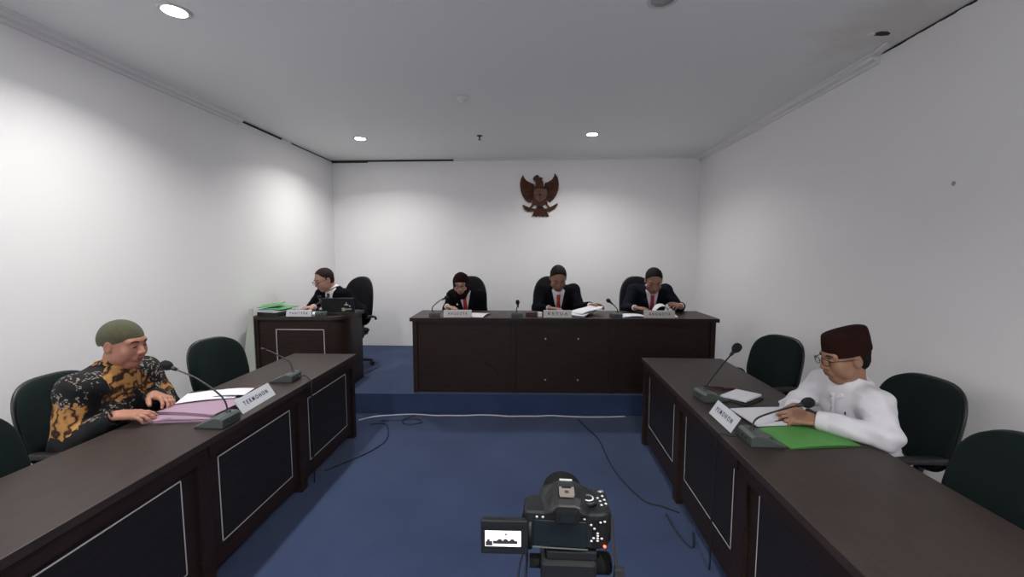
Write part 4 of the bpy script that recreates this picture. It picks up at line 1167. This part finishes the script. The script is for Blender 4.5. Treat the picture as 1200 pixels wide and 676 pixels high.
# ---------------- man in the white shirt (right)
def outfit_white(t, J, base, hc, Fm, hs, fw, lf, lo, hi, vox, sc, belly):
    g = Grid(lo, hi, vox)
    torso_sdf(g, J, .015, sc=sc, slv=1.0, belly=belly)
    g.wrinkle(.0055, 36, 2.1)
    cut_at(g, J, -.010)
    nb = J['neck']; ax = nrm(nb - J['chest'])
    g.rc(nb + ax * .012, nb + ax * .10, .056, .072, .01, 'sub')
    collar_sdf(g, J, hc, Fm, hs, r=.070, h=.024, th=.0045)
    so = g.build('shirt', M['shirt'], t, base, 1)
    # collar points
    f2 = nrm(fw - (fw @ ax) * ax)
    for s in (-1, 1):
        c = nb + ax * .010 + f2 * .074 + lf * .022 * s
        vs = [c + ax * .012 - lf * .018 * s - base, c + ax * .010 + lf * .040 * s - f2 * .028 - base, c - ax * .034 + lf * .040 * s + f2 * .018 - base, c - ax * .052 + lf * .012 * s + f2 * .030 - base]
        o = MB().add(vs, [(0, 1, 2, 3)]).build('collar_point', M['shirt'], so); md = o.modifiers.new('s', 'SOLIDIFY'); md.thickness = .004; md.offset = 0
    # little embroidered mark on the chest
    p = J['chest'] + np.array((0, 0, .05)) + lf * .075
    # ray-free placement: chest ellipsoid surface
    bw = bvh_of(so); F2 = Vector(nrm(fw)); q = onto(bw, J['chest'] + np.array((0, 0, .03)) + lf * .080 - base, F2, .001)
    MB().sphere((0, 0, 0), 1, 8, 6, T=Matrix.Translation(q) @ Matrix.Diagonal((.004, .004, .009, 1))).build('embroidered_mark', M['ink'], so)
    # button placket and buttons
    pv = []
    for i in range(12):
        c = J['neck'] * (1 - i / 11) + (J['pelvis'] + np.array((0, 0, .10))) * (i / 11) - np.array((0, 0, .04)) * (1 - i / 11)
        for s_ in (-.014, .014): pv.append(onto(bw, c + lf * s_ - base, F2, .002))
    po = MB().add(pv, [(2 * i, 2 * i + 1, 2 * i + 3, 2 * i + 2) for i in range(11)], True).build('placket', M['shirt'], so); md = po.modifiers.new('s', 'SOLIDIFY'); md.thickness = .003
    for i in range(1, 11, 3):
        MB().sphere(tuple((pv[2 * i] + pv[2 * i + 1]) / 2 + F2 * .002), .0045, 10, 6).build('button', M['lamp_off'], so)
    # cuffs
    for q_ in ('L', 'R'):
        d = nrm(J['wr' + q_] - J['el' + q_]); a1 = nrm(np.cross(d, (0, 0, 1))); a2 = np.cross(d, a1)
        pr = []
        c0 = J['wr' + q_] - d * .060 - base
        vs = []; n = 20
        for (rr, dd) in ((.0435, 0), (.0450, .002), (.0440, .046), (.0425, .052), (.034, .052)):
            for k in range(n): a = 2 * PI * k / n; vs.append(c0 + d * dd + rr * sc * (a1 * math.cos(a) + a2 * math.sin(a)))
        fs = [(i * n + k, i * n + (k + 1) % n, (i + 1) * n + (k + 1) % n, (i + 1) * n + k) for i in range(4) for k in range(n)]
        MB().add(vs, fs, True).build('cuff', M['shirt'], so)
    # songkok: oval, slightly tapering, flat-topped cap
    W = lambda p: hc + Fm @ (np.array(p) * hs) - base
    vs = []; n = 40
    prof = [(-.012, .96), (-.012, 1.02), (.0, 1.02), (.05, .995), (.083, .955), (.090, .92), (.093, .80), (.095, .4)]
    for z, r in prof:
        for k in range(n):
            a = 2 * PI * k / n; x, y = math.cos(a), math.sin(a)
            vs.append(W((-.014 + .104 * r * x, .086 * r * y, .040 + z + .006 * x * x * (1 if z > .04 else 0) - .012 * x)))
    fs = [(i * n + k, i * n + (k + 1) % n, (i + 1) * n + (k + 1) % n, (i + 1) * n + k) for i in range(len(prof) - 1) for k in range(n)]
    fs += [[(len(prof) - 1) * n + k for k in range(n)], list(range(n))[::-1]]
    MB().add(vs, fs, True).build('brimless_cap', M['peci'], t, bevel=.002)
    hair_cap(t, base, hc, Fm, hs, 'hair', .004, f=.95, only_low=True)
    spectacles(t, base, hc, Fm, hs)

A3 = lambda *a: np.array(a, float)
# === batik man: faces +X
def batik_man():
    fw = A3(1, 0, 0)
    J = dict(pelvis=A3(-2.34, 2.06, .54), chest=A3(-2.285, 2.07, .79), neck=A3(-2.245, 2.085, .940),
             shR=A3(-2.255, 1.905, .890), shL=A3(-2.25, 2.255, .890), wrR=A3(-2.055, 1.895, .768), wrL=A3(-2.075, 2.13, .790))
    J['elR'] = ik(J['shR'], J['wrR'], .275, .245, (-.25, -.30, -1)); J['elL'] = ik(J['shL'], J['wrL'], .275, .245, (0, .6, -1))
    hd = dict(R=dict(D=(.93, .33, -.06), N=(0, .1, -1), T=(-.2, 1, 0), curl=.34, spread=.12), L=dict(D=(.95, -.25, -.12), N=(0, -.35, -1), T=(0, -1, .2), curl=.5))
    person('man in black and gold batik shirt and olive knitted cap at the left table', (-2.34, 2.06, 0), fw, J,
           A3(-2.195, 2.10, 1.075), headframe((1, .05, 0), R(8)), 1.0, M['skin_a'], outfit_batik, hd, vox=.004, belly=.03, fat=.006)
batik_man()
def white_man():
    fw = A3(-1, 0, 0)
    J = dict(pelvis=A3(1.71, 2.15, .54), chest=A3(1.640, 2.14, .755), neck=A3(1.60, 2.135, .905),
             shR=A3(1.585, 2.305, .865), shL=A3(1.60, 1.985, .862), wrR=A3(1.365, 2.19, .765), wrL=A3(1.365, 2.035, .762))
    J['elL'] = A3(1.555, 1.855, .757); J['elR'] = ik(J['shR'], J['wrR'], .27, .25, (.1, .8, -.6))
    hd = dict(R=dict(D=(-.75, -.55, -.10), N=(.2, -.3, -1), T=(-.3, -1, 0), curl=.65), L=dict(D=(-.93, .33, -.05), N=(.1, .45, -1), T=(0, 1, .4), curl=.75, curls=[.35, .7, .85, .9]))
    person('man in white shirt, brown cap and glasses leaning over papers at the right table', (1.71, 2.15, 0), fw, J,
           A3(1.550, 2.125, 1.045), headframe((-1, .04, 0), R(12)), 1.0, M['skin_b'], outfit_white, hd, vox=.004, sc=1.0)
white_man()
t = thing('ballpoint_pen', 'dark pen in the hand of the man in the white shirt', 'pen', (1.235, 2.08, .730))
MB().tube([(-.03, 0, 0), (.0, .0, .008), (.085, .002, .045)], [.0015, .0045, .0045], 8).build('barrel', M['mic_dark'], t)

# === judges, facing -Y
def judge(label, x, y, hx, hz, hy, hyaw, hpitch, outfit, skin, wl, wr, hl, hr, hs=1.06, sc=1., roll=0, tilt=0., sw=.170, el=None, shz=1.140):
    fw = A3(tilt, -1, 0)
    J = dict(pelvis=A3(x, y + .12, .74), chest=A3(x, y, 1.00), neck=A3((x * .5 + hx * .5), y - .055, 1.165),
             shL=A3(x + sw, y - .01, shz), shR=A3(x - sw, y - .01, shz), wrL=A3(*wl), wrR=A3(*wr))
    J['elL'] = A3(*el[0]); J['elR'] = A3(*el[1])
    person(label, (x, y + .1, .2), fw, J, A3(hx, hy, hz), headframe((hyaw, -1, 0), R(hpitch), R(roll)), hs, skin, outfit, dict(L=hl, R=hr), vox=.005, sc=sc)
flat = lambda d, th, c=.35: dict(D=d, N=(0, 0, -1), T=th, curl=c)
judge('woman in dark maroon headscarf, black suit and red tie at the bench', -.75, 4.66, -.795, 1.215, 4.555, .05, 14,
      outfit_suit('tie_red', 'suit', hijab=True, glasses=True, pin=1), M['skin_d'], (-.665, 4.55, .84), (-.915, 4.375, .99),
      flat((-.3, -.9, -.1), (-1, 0, 0)), dict(D=(.75, -.5, -.05), N=(.1, -.2, -1), T=(.3, 1, .3), curl=.6), hs=1.0, sc=.95, sw=.150, shz=1.075,
      el=((-.565, 4.66, .83), (-.955, 4.60, .93)))
judge('man in black suit and red tie at the centre of the bench', .275, 4.68, .268, 1.285, 4.52, .06, 33,
      outfit_suit('tie_red', 'suit'), M['skin_c'], (.595, 4.33, 1.015), (.17, 4.345, .985),
      dict(D=(.85, -.45, .12), N=(0, -.5, -1), T=(-.2, -1, .4), curl=.5), flat((.80, -.35, -.05), (0, 1, .2), .4), hs=1.06,
      el=((.50, 4.54, .965), (.045, 4.55, .955)))
judge('man in black suit and crimson tie turning pages at the right of the bench', 1.29, 4.70, 1.285, 1.26, 4.53, -.12, 30,
      outfit_suit('tie_crimson', 'suit_navy'), M['skin_c'], (1.515, 4.34, 1.015), (1.06, 4.375, .99),
      dict(D=(-.6, -.5, .15), N=(-.7, 0, -.7), T=(-.3, -.5, .7), curl=.6), dict(D=(.75, -.55, -.03), N=(.2, -.1, -1), T=(.2, 1, .2), curl=.55), hs=1.06,
      el=((1.565, 4.57, .965), (1.015, 4.58, .95)))
# === clerk
def clerk():
    fw = nrm((-.35, -.93, 0)); lf = np.cross((0, 0, 1), fw)
    p = A3(-2.20, 4.66, .74); ch = p + fw * .05 + A3(0, 0, .25); nk = ch + fw * .05 + A3(0, 0, .155)
    J = dict(pelvis=p, chest=ch, neck=nk, shL=nk + lf * .175 - A3(0, 0, .055), shR=nk - lf * .175 - A3(0, 0, .055),
             wrR=A3(-2.32, 4.28, .99), wrL=A3(-2.10, 4.40, .99))
    J['elR'] = ik(J['shR'], J['wrR'], .28, .25, (-.8, .5, -.7)); J['elL'] = ik(J['shL'], J['wrL'], .28, .25, (.8, 0, -.7))
    person('young man in black suit and glasses behind the laptop on the small desk', (-2.20, 4.68, .2), fw, J, nk + fw * .075 + A3(-.045, .0, .115), headframe((-.60, -.84, 0), R(20)), 1.0, M['skin_d'],
           outfit_suit('tie_dark', 'suit', glasses=True, hair_m='hair2'), dict(L=flat((-.3, -.9, -.05), (-1, 0, 0)), R=flat((-.6, -.7, -.05), (1, -.3, 0))), vox=.005)
clerk()

# ------------------------------------------------------------------ camera on tripod in the foreground
def dslr():
    bx, by, bz = .052, .600, 1.122
    t = thing('dslr_camera', 'black camera with flipped-out screen in the foreground', 'camera', (bx, by, bz), R(-2))
    t.scale = (1, 1, .79)
    # back plane at y=0, lens forward +y
    X = lambda p, r=.004: p
    bp = [(-.064, 0), (.045, 0), (.062, .004), (.066, .020), (.066, .060), (.055, .072), (.040, .070), (.034, .045), (-.055, .045), (-.066, .036), (-.066, .006)]
    body = MB().prism(bp, 0, .074).build('camera_body', M['dslr'], t, bevel=.006)
    gp = [(.036, -.002), (.058, .001), (.0675, .014), (.0675, .062), (.056, .075), (.040, .073)]
    MB().prism(gp, .004, .066).build('grip', M['dslr_rub'], t, bevel=.006)
    # pentaprism hump, narrowing towards the front
    hp = MB()
    secs = []
    for (y, w0, w1, z1) in ((-.006, .026, .019, .088), (.008, .029, .021, .098), (.030, .034, .022, .103), (.052, .036, .018, .100), (.066, .034, .012, .086)):
        secs.append([(-w0 - .008, y, .070), (-w0, y, .080), (-w1, y, z1 - .004), (-w1 * .6, y, z1), (w1 * .6, y, z1), (w1, y, z1 - .004), (w0, y, .080), (w0 + .008, y, .070)])
    vs = [p for s in secs for p in s]; n = 8
    fs = [(i * n + k, i * n + k + 1, (i + 1) * n + k + 1, (i + 1) * n + k) for i in range(4) for k in range(7)] + [list(range(8)), list(range(32, 40))[::-1]] + [(i * n, (i + 1) * n, (i + 1) * n + 7, i * n + 7) for i in range(4)]
    hm = hp.add(vs, fs, False).build('viewfinder_hump', M['dslr'], t, bevel=.004)
    MB().box(-.010, .010, .050, .052, .0995, .1030, T=TR(rx=R(0))).build('brand_mark', M['mark'], hm)
    # hot shoe
    hs_ = MB().box(-.0105, .0105, .004, .024, .1005, .1035).build('shoe_plate', M['shoe_metal'], t)
    MB().box(-.0115, -.0075, .004, .025, .1035, .1060).box(.0075, .0115, .004, .025, .1035, .1060).build('shoe_rails', M['shoe_metal'], hs_)
    MB().lathe([(0, 0), (.0035, 0), (.0035, .001), (0, .001)], 12, T=TR((0, .014, .1035))).build('contact', M['brass'], hs_)
    # eyepiece
    e = MB().box(-.018, .018, -.016, -.004, .060, .088).build('eyecup', M['dslr_rub'], t, bevel=.004)
    MB().box(-.010, .010, -.0166, -.0158, .067, .080).build('eyepiece_glass', M['lcd'], e)
    # rear recess where the screen folds away
    MB().box(-.050, .030, -.003, 0, .006, .058).build('screen_recess', M['lcd'], t, bevel=.0015)
    MB().box(-.052, .032, -.0045, -.002, .002, .0045).build('lower_lip', M['mic_body'], t, bevel=.001)
    # lens
    T = TR((-.004, .045, .043)) @ Matrix.Diagonal((1, 1, 1 / .79, 1)) @ TR(rx=R(-90))
    ln = MB().lathe([(0, 0), (.036, 0), (.036, .012), (.033, .016), (.034, .030), (.0345, .032), (.0345, .044), (.0335, .048), (.0335, .056), (.031, .057), (.029, .050), (0, .048)], 36, T=T).build('lens', M['dslr_rub'], t)
    MB().lathe([(0, .049), (.028, .049), (.026, .052), (0, .054)], 28, T=T).build('front_glass', M['lcd'], ln)
    # mode dial + buttons
    d = MB().lathe([(0, 0), (.013, 0), (.013, .008), (.0115, .010), (0, .010)], 28, T=TR((.034, .026, .074))).build('mode_dial', M['dslr'], t)
    MB().lathe([(.0, 0), (.0085, 0), (.0085, .0008), (0, .0008)], 24, T=TR((.034, .026, .084))).build('dial_marks', M['mark'], d)
    MB().lathe([(.0, 0), (.0062, 0), (.0062, .001), (0, .001)], 24, T=TR((.034, .026, .0843))).build('dial_centre', M['dslr'], d)
    MB().lathe([(0, 0), (.007, 0), (.006, .003), (0, .004)], 20, T=TR((.056, .062, .070), rx=R(-20))).build('shutter_button', M['silver'], t)
    for x, y in ((.050, .040), (.053, .032), (.058, .046), (.060, .036), (.054, .022), (.061, .026)):
        MB().lathe([(0, 0), (.0022, 0), (.0018, .0012), (0, .0015)], 10, T=TR((x, y, .074))).build('button', M['mark'], t)
    for x, z in ((-.045, .063), (-.036, .063), (.026, .063), (.036, .052), (.041, .045), (.046, .036), (.040, .026), (.046, .026), (.052, .026), (.046, .031), (.046, .021), (.037, .020), (.050, .058), (.056, .060)):
        MB().lathe([(0, 0), (.0021, 0), (.0017, .001), (0, .0012)], 10, T=TR((x, -.0015, z), rx=R(90))).build('button', M['mark'], t)
    MB().sphere((.0565, -.003, .012), .0022, 10, 8).build('card_lamp', M['led'], t)
    # flipped-out screen
    hx = -.056
    sp = MB().box(hx - .074, hx - .002, -.004, .006, -.011, .058, T=TR(rz=R(3))).build('flip_screen', M['dslr'], t, bevel=.003)
    T2 = TR(rz=R(3))
    MB().box(hx - .070, hx - .010, -.0046, -.0040, .002, .046, T=T2).build('screen_glass', M['lcd'], sp)
    im = MB().box(hx - .067, hx - .013, -.0051, -.0046, .0065, .0375, T=T2).build('screen_picture', M['screen_white'], sp, bevel=.0)
    q = MB(); y0, y1 = -.0055, -.0051; T2 = T2 @ Matrix.Translation((0, 0, -.0095))
    q.box(hx - .055, hx - .018, y0, y1, .0215, .0275, T=T2)
    for xc in (-.045, -.036, -.026): q.prism([(xc - .004, .0275), (xc + .004, .0275), (xc + .002, .031), (xc - .002, .031)], .0051, .0055, T=T2 @ Matrix.Translation((hx, 0, 0)) @ Matrix(((1, 0, 0, 0), (0, 0, -1, 0), (0, 1, 0, 0), (0, 0, 0, 1))))
    q.box(hx - .066, hx - .056, y0, y1, .0175, .0265, T=T2); q.box(hx - .037, hx - .034, y0, y1, .039, .042, T=T2)
    q.box(hx - .064, hx - .060, y0, y1, .0265, .0300, T=T2)
    q.build('picture_silhouettes', M['screen_dark'], im)  # dark silhouettes shown in the screen picture
    MB().tube([(hx, .002, -.004), (hx, .002, .052)], .0045, 10).build('hinge', M['dslr'], t)
    # strap lugs and straps hanging on both sides
    def strap(pts, w):
        vs = []; P = catmull(pts, 6)
        for i, p in enumerate(P): vs += [(p.x - w * .25, p.y - w, p.z), (p.x + w * .25, p.y + w, p.z)]
        o = MB().add(vs, [(2 * i, 2 * i + 1, 2 * i + 3, 2 * i + 2) for i in range(len(P) - 1)], True).build('strap', M['strap'], t)
        md = o.modifiers.new('s', 'SOLIDIFY'); md.thickness = .0022
    strap([(.066, .03, .062), (.071, .018, .040), (.073, .006, .0), (.078, .0, -.05), (.080, .0, -.14), (.072, .01, -.24), (.052, .03, -.28)], .007)
    MB().box(.071, .087, -.007, .004, -.085, -.030).build('strap_pad', M['strap'], t, bevel=.002)
    strap([(-.064, .03, .062), (-.070, .02, .03), (-.067, .015, -.02), (-.074, .01, -.06), (-.076, .01, -.14), (-.060, .02, -.24), (-.040, .03, -.28)], .004)
    strap([(-.064, .03, .055), (-.066, .022, .0), (-.062, .018, -.04), (-.064, .016, -.12), (-.056, .02, -.22)], .004)
dslr()
def tripod():
    x0, y0 = .058, .625; zt = 1.118
    t = thing('tripod', 'black tripod holding the foreground camera', 'tripod', (x0, y0, 0))
    MB().box(-.036, .040, -.026, .030, zt - .014, zt).build('quick_plate', M['dslr'], t, bevel=.002)
    MB().box(-.045, .040, -.030, .034, zt - .052, zt - .0145).build('head_block', M['dslr'], t, bevel=.006)
    MB().lathe([(0, 0), (.014, 0), (.016, .004), (.016, .022), (.012, .026), (0, .026)], 20, T=TR((.040, 0, zt - .036), ry=R(90))).build('lock_knob', M['dslr_rub'], t)
    MB().lathe([(0, 0), (.010, 0), (.010, .018), (0, .018)], 16, T=TR((-.062, -.008, zt - .030), ry=R(90))).build('lock_knob', M['dslr_rub'], t)
    MB().lathe([(0, .62), (.022, .62), (.022, zt - .11), (.034, zt - .105), (.036, zt - .06), (.026, zt - .052), (0, zt - .052)], 24).build('centre_column', M['mic_dark'], t)
    MB().tube([(0, -.025, zt - .06), (.02, -.10, zt - .15), (.03, -.17, zt - .24)], [.007, .007, .011], 10).build('pan_handle', M['dslr_rub'], t)
    MB().lathe([(0, .86), (.042, .86), (.046, .90), (.034, .94), (0, .94)], 20).build('leg_collar', M['mic_dark'], t)
    for k in range(3):
        a = R(90 + 120 * k); d = Vector((math.cos(a), math.sin(a), 0))
        p0 = d * .04 + Vector((0, 0, .90)); p1 = d * .36 + Vector((0, 0, .02))
        l = MB().tube([p0, p0.lerp(p1, .5)], .013, 10).tube([p0.lerp(p1, .48), p1], .009, 10).build('leg', M['mic_dark'], t)
        MB().sphere(tuple(p1 - Vector((0, 0, .004))), .015, 12, 8).build('rubber_foot', M['dslr_rub'], l)
tripod()

# ------------------------------------------------------------------ world, camera, view
w = bpy.data.worlds.new('world'); scn.world = w; w.use_nodes = True
w.node_tree.nodes['Background'].inputs[0].default_value = (.5, .5, .52, 1); w.node_tree.nodes['Background'].inputs[1].default_value = .3
cd = bpy.data.cameras.new('camera'); cd.sensor_width = 36; cd.lens = 490 / 1200 * 36; cd.clip_start = .02
co = bpy.data.objects.new('camera', cd); COL.objects.link(co); co.location = (0, 0, 1.57)
co.rotation_euler = (PI / 2 - math.atan(43 / 490), 0, math.atan(25 / 490))
scn.camera = co
vs_ = scn.view_settings
vs_.view_transform = 'Standard'; vs_.look = 'None'; vs_.exposure = 0.0; vs_.gamma = 1; vs_.use_curve_mapping = False
